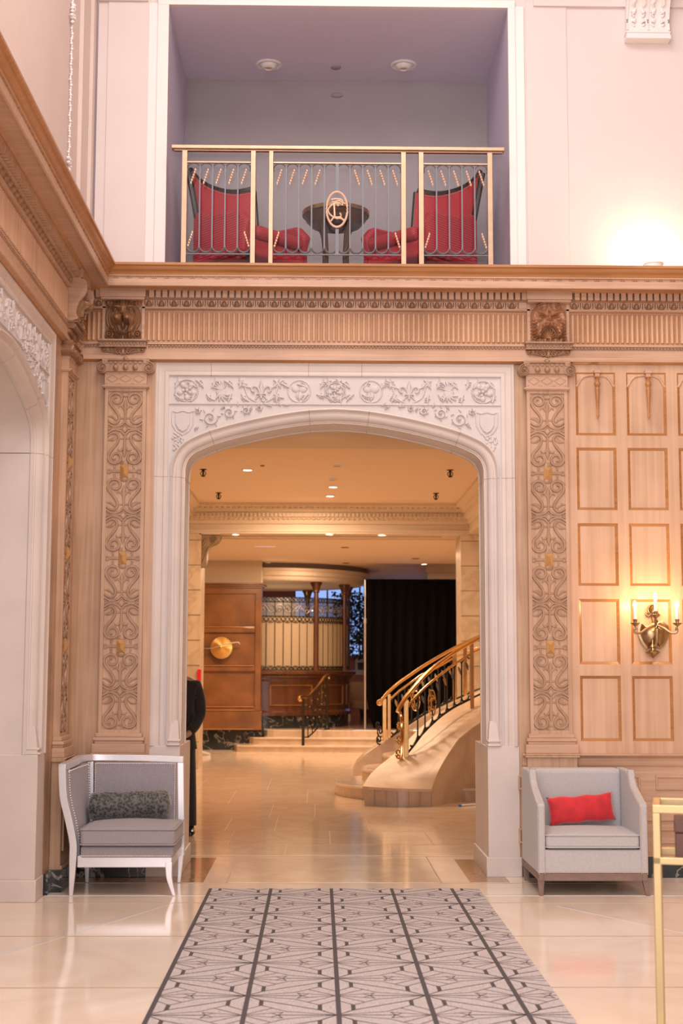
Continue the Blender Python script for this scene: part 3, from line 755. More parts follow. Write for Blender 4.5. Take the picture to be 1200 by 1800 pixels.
def green_man(a, b):
    aa = abs(a); r = sqrt((a / 1.0) ** 2 + ((b - .05) / 1.05) ** 2)
    h = .045 * max(0, 1 - r ** 4) ** .5 if r < 1 else 0
    h += .034 * G(aa, b - .38 * (aa - .35), .42, .40, .30, .07) + .018 * G(aa, b - .38 * (aa - .35), .45, .56, .3, .04)   # brows
    h -= .040 * G(aa, b, .34, .25, .17, .075); h += .034 * G(aa, b, .35, .245, .085, .04, 1.4)                          # eyes
    h += .045 * G(a, b, 0, .26, .075, .22) + .052 * G(a, b, 0, .08, .13, .08) + .022 * G(aa, b, .15, .06, .07, .06)      # nose
    h -= .02 * G(a, b, 0, .42, .03, .04) - .03 * G(a, b, 0, .50, .06, .05)
    h += .036 * G(aa, b, .52, .10, .16, .11) + .03 * G(aa, b, .86, .08, .10, .14) + .02 * G(aa, b, .8, .35, .16, .2)
    M1 = [(.04, -.10), (.22, -.08), (.42, -.20), (.56, -.42), (.60, -.66), (.50, -.72)]
    M2 = [(.06, -.20), (.26, -.22), (.44, -.40), (.50, -.56)]
    h += ridge(aa, b, M1, .075, .045) + ridge(aa, b, M2, .045, .028)
    for k in range(5):       # curling beard locks on the cheeks
        y = -.05 - k * .16; h += ridge(aa, b, [(.70, y), (.80, y - .07), (.95, y - .02)], .035, .03)
    d = sqrt((a / .42) ** 2 + ((b + .86) / .58) ** 2)
    if d < 1 and b > -.84:
        th = math.atan2(b + .86, a); h = .012 + .034 * (1 - d ** 2) + .013 * cos(th * 18) * d
    elif d < 1.12 and -.86 < b: h -= .03
    if b < -.84: h = .018 + .014 * (1 + sin(a * 22))
    h += ridge(aa, b, [(.66, -.78), (.76, -.90), (.88, -.84), (.84, -.72), (.76, -.76)], .045, .03)
    h += ridge(aa, b, [(.2, .95), (.40, .92), (.60, .84), (.56, .72), (.40, .74)], .055, .034) + ridge(aa, b, [(.1, .9), (.14, .7), (.22, .58)], .03, .018)
    return h
def mask(M, uc, fn, label, dep=.055, prot=1.0, side=False):
    t = thing('mask_bracket', label, 'carved mask', (M(uc, zf1, 0)), 0, 'carved mask brackets on the frieze')
    z0 = zf1 + .002; z1 = zd1 - .002; hw = .158
    mb = MB(M); mb.box(uc - hw, uc + hw, z0 - .01, z1, 0, dep); link('backing_block', mb, OAKX, t, False)
    mb = MB(M); mb.box(uc - hw - .012, uc + hw + .012, zd1 + .006, zd0 + .012, 0, .135); mb.box(uc - hw - .004, uc + hw + .004, zd1 - .012, zd1 + .008, 0, .12)
    link('cap_block', mb, OAKX, t, False, bevel=.002)
    mb = MB(M); mb.relief(lambda a, b: fn(a, b) * prot, uc - .137, uc + .137, z0 + .004, z1 - .004, 110, 124, dep)
    link('carved_face', mb, MASK if fn is lion else wood('oak_face_brown', (.44, .225, .12), (.31, .145, .07), 'Z', rough=.3, coat=.3), t)
    # bead shelf and leaf apron
    mb = MB(M); zz = zf1 - .005
    mb.box(uc - .18, uc + .18, zz - .004, zz + .008, 0, .11); mb.box(uc - .172, uc + .172, zz - .045, zz - .004, 0, .085)
    for k in range(14): mb.dome(uc - .163 + k * .025, zz - .022, .009, .014, .014, .084, 7, 2)
    link('bead_shelf', mb, CARV if M is Mf else MASK, t)  # side-wall shelf gets a darker oak, its shade put into the colour
    mb = MB(M); zz -= .045
    for s in (-1, 1):
        for k in range(5):
            mb.strip(smoothp([(uc + s * .01 * k, zz), (uc + s * (.015 + .022 * k), zz - .05 + .006 * k), (uc + s * (.03 + .03 * k), zz - .02 - .002 * k), (uc + s * (.035 + .032 * k), zz - .004)], 4), .014, .03, .03, 'round')
        mb.dome(uc + s * .145, zz - .012, .018, .014, .03, .03, 8, 3)
    mb.dome(uc, zz - .025, .018, .04, .035, .03, 9, 3)
    link('leaf_apron', mb, CARV if M is Mf else MASK, t)  # side-wall apron likewise a shaded copy of the carved oak
    return t
mask(Mf, PLc, lion, 'carved roaring lion mask, facing out above the pilaster left of the arch')
mask(Mf, PRc, green_man, 'carved bearded scowling face with scallop shell mouth, right of the arch')
mk3 = mask(Ml, .485, lion, 'carved lion bracket seen in profile on the side wall near the corner', .07, .85)
for s in (-1, 1):
    mb = MB(Ml)
    prof = smoothp([(.0, zd1), (.14, zd1 - .005), (.165, zd1 - .06), (.15, zd1 - .12), (.11, zd1 - .17), (.09, zd1 - .24), (.10, zf1 + .02), (.0, zf1)], 4)
    n = len(prof); u0 = .485 + s * .139; u1 = .485 + s * .1605
    mb.add([(u0, z, w_) for w_, z in prof] + [(u1, z, w_) for w_, z in prof], [tuple(range(n)), tuple(range(2 * n - 1, n - 1, -1))] + [(i, (i + 1) % n, n + (i + 1) % n, n + i) for i in range(n)])
    link('side_scroll', mb, OAKX, mk3)

# ------------------------------------------------------------ carved pilasters
def pil_px(x, y): return ((x - 430) / 275 * .1275, (1345 - y) / 685 * .322)
SCR = [pil_px(*p) for p in ((705, 790), (650, 745), (575, 738), (528, 785), (535, 865), (590, 950), (650, 1020), (682, 1085), (682, 1150), (640, 1205), (570, 1218), (505, 1190), (485, 1125), (520, 1070), (580, 1062), (625, 1100), (610, 1148), (565, 1152))]
ARC = [pil_px(*p) for p in ((445, 760), (480, 715), (540, 690), (600, 680), (650, 700), (705, 735))]
STEM = [pil_px(*p) for p in ((430, 740), (430, 850), (430, 960), (430, 1050), (430, 1120))]
HOOK = [pil_px(*p) for p in ((445, 960), (480, 1010), (520, 1015), (540, 985))]
TAIL = [pil_px(*p) for p in ((570, 1215), (580, 1260), (585, 1300))]
LEAFB = [pil_px(*p) for p in ((560, 790), (620, 840), (705, 850))]
TIE = [pil_px(*p) for p in ((440, 820), (520, 820))]
XARM = [pil_px(*p) for p in ((480, 660), (560, 655), (660, 645))]
def pilaster(M, uc, label, grp='carved oak pilasters'):
    dsh = .045
    t = thing('carved_pilaster', label, 'pilaster', M(uc, 0, 0), 0, grp)
    zt_ = PZ(219, 684); zbt = PZ(210, 1288); hw = .152
    mb = MB(M); mb.box(uc - hw, uc + hw, zbt, zt_, 0, dsh - .012)
    raised_frame(mb, uc - hw, uc + hw, zbt, zt_, dsh - .013, .024, .013)
    link('shaft', mb, OAK, t, False)
    mb = MB(M); w0 = dsh - .0125
    k = (PZ(219, 829.5) - PZ(212, 1136)) / 2
    for g in range(3):
        zg = PZ(219, 829.5) - g * k
        # gem
        a, b = .030, .047
        mb.dome(uc, zg + .055, .034, .028, .009, w0, 12, 2); mb.dome(uc, zg - .055, .034, .028, .009, w0, 12, 2)
        for s in (-1, 1):
            mb.strip([(uc + s * .03, zg), (uc + s * .07, zg), (uc + s * .095, zg)], .022, .008, w0)
            mb.strip([(uc + s * .112 + .014 * cos(t_ * pi / 5), zg + .014 * sin(t_ * pi / 5)) for t_ in range(10)], .012, .008, w0, 'flat', True)
    sc = k / .645
    centers = []
    crosses = [PZ(219, 829.5) + k / 2 - g * k for g in range(4)]
    for i, zc in enumerate(crosses):
        for sv in (1, -1):
            zg = zc + sv * k / 2       # neighbouring gem
            def tr(p, su): return (uc + su * p[0], zg - sv * p[1] * sc)
            for su in (1, -1):
                N = len(smoothp(SCR, 4))
                mb.strip([tr(p, su) for p in smoothp(SCR, 4)], [.013 + .009 * sin(pi * j / (N - 1)) for j in range(N)], .013, w0)
                mb.strip([tr(p, su) for p in smoothp(ARC, 3)], .018, .011, w0)
                mb.strip([tr(p, su) for p in smoothp(HOOK, 3)], [.014, .014, .016, .016, .014, .013, .012, .010, .008, .006][:len(smoothp(HOOK, 3))], .008, w0)
                if 0 <= (i + (0 if sv > 0 else 1)) - 0 and not ((i == 0 and sv > 0) or (i == 3 and sv < 0)): mb.strip([tr(p, su) for p in TAIL], [.014, .012, .018], .008, w0)
                mb.strip([tr(p, su) for p in TIE], .014, .006, w0)
                mb.strip([tr(p, su) for p in smoothp(LEAFB, 3)], [.022, .026, .028, .026, .02, .012, .006], .006, w0)
                if sv > 0: mb.strip([(uc + su * .022, zc), (uc + su * .06, zc), (uc + su * .1, zc)], .018, .008, w0)
                if sv > 0: mb.strip([(uc + su * .118 + .010 * cos(t_ * pi / 4), zc + .012 * sin(t_ * pi / 4)) for t_ in range(8)], .009, .008, w0, 'flat', True)
            pts = [tr(p, 1) for p in STEM]; mb.strip(pts, [.014, .016, .022, .032, .006], .010, w0)
        mb.strip([(uc + .024 * cos(a_), zc + .03 * sin(a_)) for a_ in (0, pi / 2, pi, 3 * pi / 2)], .012, .009, w0, 'flat', True)
    for zz in (zt_ - .045, zbt + .04):
        mb.strip([(uc + .03 * cos(t_ * pi / 6), zz + .018 * sin(t_ * pi / 6)) for t_ in range(12)], .010, .008, w0, 'flat', True)
    link('strapwork_carving', mb, CARV, t)
    for g in range(3):
        zg = PZ(219, 829.5) - g * k; a, b = .030, .047
        gm = MB(M); gm.add([(uc - a, zg - b, w0), (uc + a, zg - b, w0), (uc + a, zg + b, w0), (uc - a, zg + b, w0), (uc - a, zg - b, w0 + .008), (uc + a, zg - b, w0 + .008), (uc + a, zg + b, w0 + .008), (uc - a, zg + b, w0 + .008), (uc, zg - b + a, w0 + .028), (uc, zg + b - a, w0 + .028)],
                [(0, 1, 2, 3), (0, 1, 5, 4), (1, 2, 6, 5), (2, 3, 7, 6), (3, 0, 4, 7), (4, 5, 8), (5, 6, 9, 8), (6, 7, 9), (7, 4, 8, 9)])
        link('pyramid_boss', gm, GEM, t, False)
    # capital
    z0, z1 = PZ(219, 683), PZ(219, 655)
    cp = MB(M); cp.box(uc - .165, uc + .165, z0 - .006, z0 + .008, 0, .062); cp.box(uc - .172, uc + .172, z0 + .002, z0 + .012, 0, .07)
    cp.box(uc - .155, uc + .155, z0, z1 + .01, 0, .05)
    for kk in (-1, 0, 1):
        c_ = uc + kk * .098; zz = (z0 + z1) / 2 + .006
        cp.strip([(c_ - .044, zz), (c_, zz + .028), (c_ + .044, zz), (c_, zz - .028)], .006, .006, .049, 'flat', True)
        for s in (-1, 1):
            for v in (-1, 1): cp.dome(c_ + s * .042 if abs(kk) or 1 else c_, zz + v * .036, .006, .006, .005, .05, 6, 2)
    link('neck_band', cp, OAKX, t)
    cp = MB(M); zc1, zc0 = PZ(219, 636), PZ(219, 655)
    cp.box(uc - .175, uc + .175, zc1 - .012, zEND + .01, 0, .075)
    cp.box(uc - .145, uc + .145, zc0 - .004, zc1 - .01, 0, .07)
    for kk in range(-1, 2):
        cp.dome(uc + kk * .072, zc0 + .025, .022, .026, .03, .068, 10, 3)
    for kk in range(-4, 5): cp.box(uc + kk * .036 - .009, uc + kk * .036 + .009, zc1 - .026, zc1 - .014, .068, .078)
    for s in (-1, 1):
        c_ = uc + s * .172; zz = PZ(219, 649)
        pl_ = [(c_ + .044 * cos(a_ * pi / 14), zz + .044 * sin(a_ * pi / 14)) for a_ in range(28)]
        cp.plate(pl_, .0, .074)
        cp.strip(spiral(c_, zz, .040, .006, pi / 2, -s * 2.1, 44), [.011 - .005 * q / 44 for q in range(45)], .016, .073, 'round')
        cp.dome(c_, zz, .011, .011, .02, .073, 8, 3)
    cp.dome(uc, zEND + .004, .026, .022, .05, .05, 10, 3)
    cp.strip([(uc - .13, zc1 - .004), (uc + .13, zc1 - .004)], .014, .02, .07, 'round')
    link('ionic_capital', cp, CARV if M is Mf else MASK, t)  # side-wall capital painted darker to suggest the unlit side
    # base
    bs = MB(M); zb = PZ(210, 1322)
    for a, b, w_, e in ((zbt - .03, zbt, .062, .016), (zbt - .055, zbt - .03, .078, .032), (zbt - .075, zbt - .055, .07, .022), (zb, zbt - .075, .085, .04)):
        bs.box(uc - hw - e, uc + hw + e, a, b, 0, w_)
    link('moulded_base', bs, OAKX, t, False, bevel=.005)
    bs = MB(M); bs.box(uc - hw - .03, uc + hw + .03, .14, zb, 0, .075)
    bs.box(uc - hw - .045, uc + hw + .045, zb - .03, zb - .002, 0, .095); bs.box(uc - hw - .045, uc + hw + .045, zb - .012, zb - .001, 0, .10)
    bs.box(uc - hw - .035, uc + hw + .035, .14, .17, 0, .088)
    raised_frame(bs, uc - hw + .02, uc + hw - .02, .26, zb - .12, .074, .02, .012)
    link('pedestal', bs, OAK, t, False, bevel=.004)
    return t
pilaster(Mf, PX(218, 900), 'carved oak pilaster between the corner and the left side of the stone arch')
pilaster(Mf, PX(962, 900), 'carved oak pilaster between the stone arch and the panelled wall on the right')
pilaster(Ml, .485, 'carved oak pilaster on the side wall, seen nearly edge on')

# ------------------------------------------------------------ turned drops on the top row of panels
def drop(k):
    uc = PX(1048, 680) + k * cw
    lab = ['turned oak drop in the first arched panel right of the pilaster', 'turned oak drop in the second arched panel, above the wall sconce', 'turned oak drop in the third arched panel at the right frame edge'][k]
    t = thing('turned_drop', lab, 'wood ornament', (uc, -.02, PZ(1048, 655)), 0, 'turned drops on the top panels')
    z1 = PZ(1048, 655); z0 = PZ(1048, 738); L = z1 - z0
    mb = MB(); mb.box(uc - .026, uc + .026, -.055, .0, z1 - .012, z1 + .014); mb.box(uc - .018, uc + .018, -.045, .0, z1 - .04, z1 - .012); link('head_block', mb, OAKX, t, False, bevel=.003)
    mb = MB(); prof = [(.012, -.03), (.018, -.04), (.010, -.05), (.009, -.065), (.020, -.078), (.024, -.09), (.022, -.102), (.012, -.115), (.013, -.125), (.017, -.132), (.0165, -.15), (.006, -L + .04), (.009, -L + .035), (.010, -L + .022), (.003, -L)]
    mb.lathe(prof, (uc, -.03, z1), 12); link('turned_shaft', mb, OAKG, t)
for k in range(3): drop(k)

# ------------------------------------------------------------ upper storey
U0, U1 = -1.168, 1.442; ZTOPO = PZ(595, 14); HT = 8.5
mb = MB(Mf)
mb.box(XL + .1, U0 - .002, zTOP - .2, HT, -.04, 0); mb.box(U1 + .002, XR, zTOP - .2, HT, -.04, 0); mb.box(U0 - .002, U1 + .002, ZTOPO + .002, HT, -.04, 0)
wu = struct(link('wall_back_upper', mb, PLAST, smooth=False))
mb = MB(Mf); zb_ = zTOP - .05
xs = [PX(262, 200), PX(277.5, 200), PX(282, 200)]
for a, b, w_ in ((U0 - .085, U0 + .0, .03), (U0 - .155, U0 - .085, .014)): mb.box(a, b, zb_, ZTOPO + .02, -.01, w_)
for a, b, w_ in ((U1, U1 + .055, .03), (U1 + .055, U1 + .125, .014)): mb.box(a, b, zb_, ZTOPO + .02, -.01, w_)
mb.box(U0 - .085, U1 + .055, ZTOPO, ZTOPO + .06, -.01, .032)
link('opening_trim', mb, WHITE, wu, False, bevel=.003)
mb = MB(Mf)
mb.box(PX(925, 200), PX(997, 200), zb_, HT, -.01, .010); mb.box(PX(188, 150), PX(262, 150), zb_, HT, -.01, .010)
mb.box(XL + .1, U0 - .16, ZTOPO + .03, ZTOPO + .10, -.01, .03); mb.box(U1 + .2, XR, ZTOPO + .02, ZTOPO + .09, -.01, .03)
link('wall_panel', mb, PLAST, wu, False, bevel=.003)
# stepped corner and side wall
mb = MB()
xa = P(167, 150, Y=0).x; ya = P(163, 150, X=xa).y
xb = P(157, 150, Y=ya).x; yb = P(145, 150, X=xb).y
xc = P(138, 150, Y=yb).x
mb.box(-2.6, xa, ya, .3, zb_, HT); mb.box(-2.6, xb, yb, .3, zb_, HT); mb.box(-2.6, xc, -7.5, .3, zb_, HT)
struct(link('wall_left_upper', mb, PLASTL, smooth=False))
# white beaded plaster cord running down the side wall
ro = MB(); zt0 = 7.3
yq = P(122, 200, X=xc + .01).y
zz = zTOP + .02; k = 0
while zz < zt0:
    r_ = .011 if k % 2 else .007
    ro.lathe([(0.001, -.012), (r_ * .8, -.007), (r_, 0), (r_ * .8, .007), (.001, .012)], (xc + .014 + .003 * sin(k * 1.3), yq + .006 * sin(k * .9), zz), 7); zz += .019; k += 1
for zq in (P(118, 292, X=xc + .01).z, P(124, 15, X=xc + .01).z):
    for j in range(16): ro.lathe([(.001, -.014), (.014, -.006), (.016, 0), (.014, .006), (.001, .014)], (xc + .02, yq + random.uniform(-.06, .03), zq + random.uniform(-.09, .06)), 7)
tag(link('plaster_bead_cord', ro, WHITE), 'white beaded plaster cord running down the pink side wall', 'moulding')
# recess behind the railing
RD = 1.36
mb = MB()
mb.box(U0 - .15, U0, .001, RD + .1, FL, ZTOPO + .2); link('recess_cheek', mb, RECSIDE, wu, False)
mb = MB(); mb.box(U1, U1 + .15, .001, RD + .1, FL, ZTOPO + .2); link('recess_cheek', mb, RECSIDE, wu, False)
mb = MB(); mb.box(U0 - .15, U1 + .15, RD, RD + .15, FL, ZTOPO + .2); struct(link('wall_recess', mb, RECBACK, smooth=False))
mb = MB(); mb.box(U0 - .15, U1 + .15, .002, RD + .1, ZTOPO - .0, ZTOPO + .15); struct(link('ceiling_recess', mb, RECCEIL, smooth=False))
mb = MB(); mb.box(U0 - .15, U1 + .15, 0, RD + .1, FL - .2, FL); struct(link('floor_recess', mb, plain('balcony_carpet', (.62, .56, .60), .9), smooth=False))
# recess ceiling lights
def eyeball(px, py, lab):
    c = P(px, py, Z=ZTOPO)
    t = thing('recessed_light', lab, 'ceiling light', (c.x, c.y, ZTOPO), 0, 'recessed lights over the balcony')
    mb = MB(); mb.lathe([(.060, .001), (.108, 0), (.112, -.006), (.10, -.014), (.085, -.012), (.075, -.002), (.06, .001)], (c.x, c.y, ZTOPO), 32); link('trim_ring', mb, LITW, t)
    mb = MB(); mb.lathe([(.074, -.002), (.066, -.022), (.045, -.038), (.036, -.040), (.03, -.03), (.001, -.028)], (c.x, c.y, ZTOPO), 28); link('eyeball', mb, LITW, t)
    mb = MB(); mb.lathe([(.001, -.029), (.028, -.031), (.02, -.036), (.001, -.038)], (c.x, c.y, ZTOPO), 16); link('bulb', mb, plain('reflector_bulb', (.8, .5, .42), .15, .4), t)
eyeball(472, 113, 'round white recessed eyeball light over the left balcony chair')
eyeball(709, 114, 'round white recessed eyeball light over the right balcony chair')
c = P(590, 118, Z=ZTOPO); mb = MB(); mb.lathe([(.001, 0), (.042, 0), (.044, -.005), (.036, -.012), (.001, -.014)], (c.x, c.y, ZTOPO + .001), 24)
tag(link('sprinkler_cover', mb, plain('grey_cover', (.38, .35, .37), .5)), 'small round grey cover in the balcony ceiling between the two lights', 'sprinkler')
c = P(592, 168, Y=RD); mb = MB(); mb.dome(0, 0, .055, .022, .03, 0, 18, 4)
mb.v = [(c.x + a, RD - w_, c.z + b) for a, b, w_ in mb.v]
tag(link('wall_speaker', mb, RECBACK), 'shallow oval grey fitting high on the balcony back wall', 'speaker')

# ------------------------------------------------------------ balcony railing
RY = -.13
rail = thing('balcony_railing', 'brass and grey iron balcony railing with oval monogram and leaf ornaments', 'railing', (.13, RY, zTOP))
def RP(px, py): p = P(px, py, Y=RY); return (p.x, RY, p.z)
def rl(px): return PX(px, 360, RY)
zh1, zh0 = RP(590, 259)[2], RP(590, 267)[2]; zbot = zTOP
mb = MB(); mb.box(rl(300), rl(887), RY - .035, RY + .035, zh0 + .006, zh1); mb.box(rl(304), rl(884), RY - .018, RY + .018, zh0 - .006, zh0 + .008)
link('handrail', mb, BRASSP, rail, False, bevel=.006)
posts = [(319, 328.5), (440, 449), (472, 480), (704.5, 713.5), (735.5, 744.5), (856.5, 865.5)]
for a, b in posts:
    mb = MB(); mb.box(rl(a), rl(b), RY - .018, RY + .018, zbot, zh0); link('post', mb, BRASSP, rail, False, bevel=.003)
zi = RP(590, 287)[2]; zl = RP(590, 448)[2]
bays = [(328.5, 440, 5), (480, 704.5, 10), (744.5, 856.5, 5)]
for bi, (a, b, n) in enumerate(bays):
    A, Bx = rl(a), rl(b); st = (Bx - A) / n
    mb = MB(); mb.box(A, Bx, RY - .010, RY + .010, zi - .006, zi + .004); link('inner_rail', mb, BRASSP, rail, False)
    mb = MB(); mb.box(A, Bx, RY - .007, RY + .007, zl - .004, zl + .004)
    rt = st / 2
    for k in range(n + 1):
        x = A + k * st
        if 0 < k < n and not (n == 10 and k == 5): mb.bar((x, RY, zl + rt), (x, RY, zi - rt * .6), .011, .011)
    for k in range(n):
        c_ = A + (k + .5) * st
        pts = [(c_ + (rt - .002) * cos(t * pi / 12), RY, zi - rt + rt * .85 * sin(t * pi / 12) - .0) for t in range(13)]
        if k == 0: pts.append((pts[-1][0] + .002, RY, pts[-1][2] - .02))
        if k == n - 1: pts.insert(0, (pts[0][0] - .002, RY, pts[0][2] - .02))
        mb.tube(pts, .0052, 6)
        pts = [(c_ + (rt - .002) * cos(pi + t * pi / 12), RY, zl + rt + .012 + rt * 1.0 * sin(pi + t * pi / 12)) for t in range(13)]
        mb.tube(pts, [.005 + .004 * sin(pi * t / 12) for t in range(13)], 6)
    if n == 10:
        xm = A + 5 * st; mb.box(xm - .011, xm + .011, RY - .006, RY + .006, zi - .12, zi - .0); mb.box(xm - .011, xm + .011, RY - .006, RY + .006, zl, RP(592, 403)[2])
        mb.box(xm - .011, xm + .011, RY - .006, RY + .006, RP(592, 338)[2], zi)
    link('iron_bars', mb, IRON, rail)
    lf = []
    for k in range(n):
        x = A + (k + .5) * st
        if n == 5: s = -1 if bi == 0 else 1
        else:
            if k in (4, 5): continue
            s = -1 if k < 4 else 1
        if n == 10: k_off = .0
        top = (x - s * .012, zi - rt - .012)
        lf.append((top, (top[0] + s * .032, top[1] - .10)))
    for e, s in ((A + .012, -1), (Bx - .012, 1)):
        lf.append(((e - s * .028, zl + .17), (e, zl + .065)) if False else ((e, zl + .065), (e - s * .030, zl + .165)))
    for p, q in lf:
        mb = MB()
        for j in range(6):
            t = j / 5; x = p[0] + (q[0] - p[0]) * t; z = p[1] + (q[1] - p[1]) * t
            mb.lathe([(.001, -.013), (.007 + .003 * sin(pi * (t * .8 + .2)), -.004), (.006, .006), (.001, .013)], (x, RY, z), 7)
        link('leaf_finial', mb, MONO, rail)
def monogram(mb, c, rx, rz, ax, r=1.0, up=Vector((0, 0, 1))):
    """oval ring with interlaced letters; ax = in-plane horizontal"""
    c = Vector(c); ax = Vector(ax)
    Q = lambda u, v: c + ax * (u * rx) + up * (v * rz)
    mb.tube([Q(cos(t * pi / 18), sin(t * pi / 18)) for t in range(36)], rx * .11 * r, 6, True)
    W = rx * .085 * r
    mb.tube([Q(*p) for p in smoothp([(.35, .30), (.15, .36), (-.3, .32), (-.72, .12), (-.85, -.05), (-.72, -.25), (-.35, -.42), (.2, -.44), (.4, -.36), (.28, -.2)], 5)], W, 6)    # C
    mb.tube([Q(*p) for p in smoothp([(-.55, .55), (-.1, .60), (.45, .55), (.55, .38), (.48, .22)], 4)], W, 6)
    mb.tube([Q(*p) for p in smoothp([(-.5, .42), (-.2, .42), (.2, .5), (.5, .4), (.8, .32)], 4)], W * .9, 6)
    mb.tube([Q(-.28, .35), Q(-.22, -.38)], W * 1.1, 6)
    mb.tube([Q(*p) for p in smoothp([(.05, .35), (.08, .24), (.15, .18)], 3)], W * .9, 6)
    mb.tube([Q(*p) for p in smoothp([(-.6, -.68), (-.3, -.47), (0, -.52), (.3, -.5), (.75, -.62)], 4)], W, 6)
    mb.tube([Q(*p) for p in smoothp([(.2, -.42), (.45, -.5), (.68, -.66)], 3)], W, 6)
mb = MB(); c_ = RP(592, 369); monogram(mb, (c_[0], RY - .012, c_[2]), .078, .136, (1, 0, 0))
link('monogram_oval', mb, MONO, rail)
mb = MB(); mb.box(rl(296), rl(893), RY + .06, RY + .068, zTOP, zh0)
tag(link('glass_guard', mb, GLASS, smooth=False), 'clear glass guard panel just behind the brass balcony railing', 'glass panel')

# ------------------------------------------------------------ balcony wing chairs and table
def wing_chair(label, loc, rz, flip=1):
    t = thing('wing_chair', label, 'armchair', loc, rz, 'red wing chairs on the balcony')
    # local frame: chair faces -Y, width along X
    def part(name, mb, mat, **k):
        o = link(name, mb, mat, None, **k); o.parent = t; return o
    def back(u, v, off=0):
        x = (u - .5) * (.56 + .10 * v); z = .40 + v * (.60 + .07 * (2 * abs(u - .5)) ** 2.2 ); y = .22 + v * .13 - .10 * (2 * abs(u - .5)) ** 3 * .6
        return (x, y + off, z)
    mb = MB(); mb.grid(lambda u, v: back(u, v, 0), 14, 10); k = len(mb.v); mb.grid(lambda u, v: back(u, v, .05), 14, 10)
    nu = 15
    for i in range(14):
        for base in (0, 10 * nu): mb.f.append((base + i, base + i + 1, k + base + i + 1, k + base + i))
    for j in range(10):
        for cc in (0, 14): mb.f.append((j * nu + cc, (j + 1) * nu + cc, k + (j + 1) * nu + cc, k + j * nu + cc))
    part('backrest', mb, REDW)
    tp = [Vector(back(i / 14, 1, .02)) + Vector((0, 0, .012)) for i in range(15)]
    sl = [Vector(back(0, j / 8, .02)) + Vector((-.015, 0, 0)) for j in range(9)]; sr = [Vector(back(1, j / 8, .02)) + Vector((.015, 0, 0)) for j in range(9)]
    part('crest_rail', MB().tube(tp, .024, 8, flat=1.3), EBON); part('back_post', MB().tube(sl, .026, 8), EBON); part('back_post', MB().tube(sr, .026, 8), EBON)
    for s in (-1, 1):
        part('leg', MB().tube([(s * .29, .26, .0), (s * .29, .24, .2), (s * .29, .22, .42)], .024, 8), EBON)
        part('leg', MB().tube([(s * .29, -.36, .0), (s * .29, -.36, .28)], [.016, .024], 8), EBON)
    nl = MB()
    for i in range(3, 40):
        p = Vector(back(i / 42, .975, -.006)); nl.dome(p.x, p.z, .005, .005, .005, 0, 6, 2)
        nl.v[-13:] = [(a, p.y - w_, b) for a, b, w_ in nl.v[-13:]]
    part('nail_trim', nl, NAIL)
    st = MB(); st.box(-.29, .29, -.38, .24, .26, .40); part('seat', st, REDW, bevel=.03)
    cu = MB(); cu.box(-.25, .25, -.42, .20, .40, .50); part('cushion', cu, REDW, bevel=.04)
    for s in (-1, 1):
        ar = MB(); pts = [(-.36, .42), (-.40, .52), (-.30, .62), (.0, .64), (.22, .72), (.26, .66), (.26, .28), (-.36, .28)]
        x0_, x1_ = sorted((s * .26, s * .34)); ar.prism(pts, x0_, x1_, 0); part('arm', ar, REDW, bevel=.025)
    return t
cz = FL
a = P(402, 440, Y=.55)
wing_chair('red diamond patterned wing chair at the left end of the balcony', (a.x + .14, .52, cz), radians(44))
a = P(776, 440, Y=.55)
wing_chair('red diamond patterned wing chair at the right end of the balcony', (a.x - .14, .52, cz), radians(-44))
c = P(590, 370, Y=.62)
tb = thing('round_table', 'round dark wood side table with brass rim between the red chairs', 'table', (c.x, .62, FL))
zt_ = PZ(590, 361, .4); 
mb = MB(); mb.lathe([(.001, -.02), (.25, -.02), (.262, -.012), (.262, .0), (.001, .001)], (c.x, .62, zt_), 40); link('tabletop', mb, TABW, tb)
mb = MB(); mb.lathe([(.262, -.022), (.270, -.018), (.270, .012), (.262, .014), (.262, -.022)], (c.x, .62, zt_), 48); link('brass_rim', mb, BRASSD, tb)
mb = MB(); mb.lathe([(.20, -.10), (.24, -.06), (.255, -.02), (.001, -.02)], (c.x, .62, zt_), 32); link('apron', mb, TABW, tb)
for k in range(4):
    an = pi / 4 + k * pi / 2; L = zt_ - FL
    mb = MB(); pts = smoothp([(.19, -.06), (.14, -.14), (.12, -.25), (.115, -.45), (.13, -L + .08), (.18, -L + .012)], 5)
    mb.tube([(c.x + r_ * cos(an), .62 + r_ * sin(an), zt_ + z_) for r_, z_ in pts], .024, 8); link('leg', mb, TABW, tb)

# ------------------------------------------------------------ cornice uplight, plaster corbel
c = P(1148, 462, Y=-.16)
up = thing('cornice_uplight', 'small white round uplight standing on the cornice at the right', 'lamp', (c.x, -.16, zTOP))
mb = MB(); mb.lathe([(.001, 0), (.066, 0), (.07, .01), (.07, .045), (.076, .05), (.076, .06), (.06, .062), (.055, .03), (.001, .028)], (c.x, -.16, zTOP), 28); link('housing', mb, LITW, up)
mb = MB(); mb.lathe([(.001, .03), (.05, .032), (.045, .05), (.001, .056)], (c.x, -.16, zTOP), 20); link('lens', mb, BULB, up)
lamp('uplight_glow', 'POINT', (c.x, -.15, zTOP + .10), 7, (1, .66, .40), .04)
cb = thing('plaster_corbel', 'white plaster acanthus corbel high on the upper wall at the right', 'corbel', (PX(1137, 40), 0, PZ(1137, 77)))
x0_, x1_ = PX(1098, 40, -.05), PX(1176, 40, -.05); zc0 = PZ(1137, 77)
mb = MB(); mb.box(x0_, x1_, -.10, 0, zc0, zc0 + .03); mb.box(x0_ + .004, x1_ - .004, -.085, 0, zc0 + .03, zc0 + .05); mb.box(x0_ + .0, x1_ - .0, -.09, 0, zc0 + .05, zc0 + .062); link('foot_moulding', mb, WHITE, cb, False, bevel=.004)
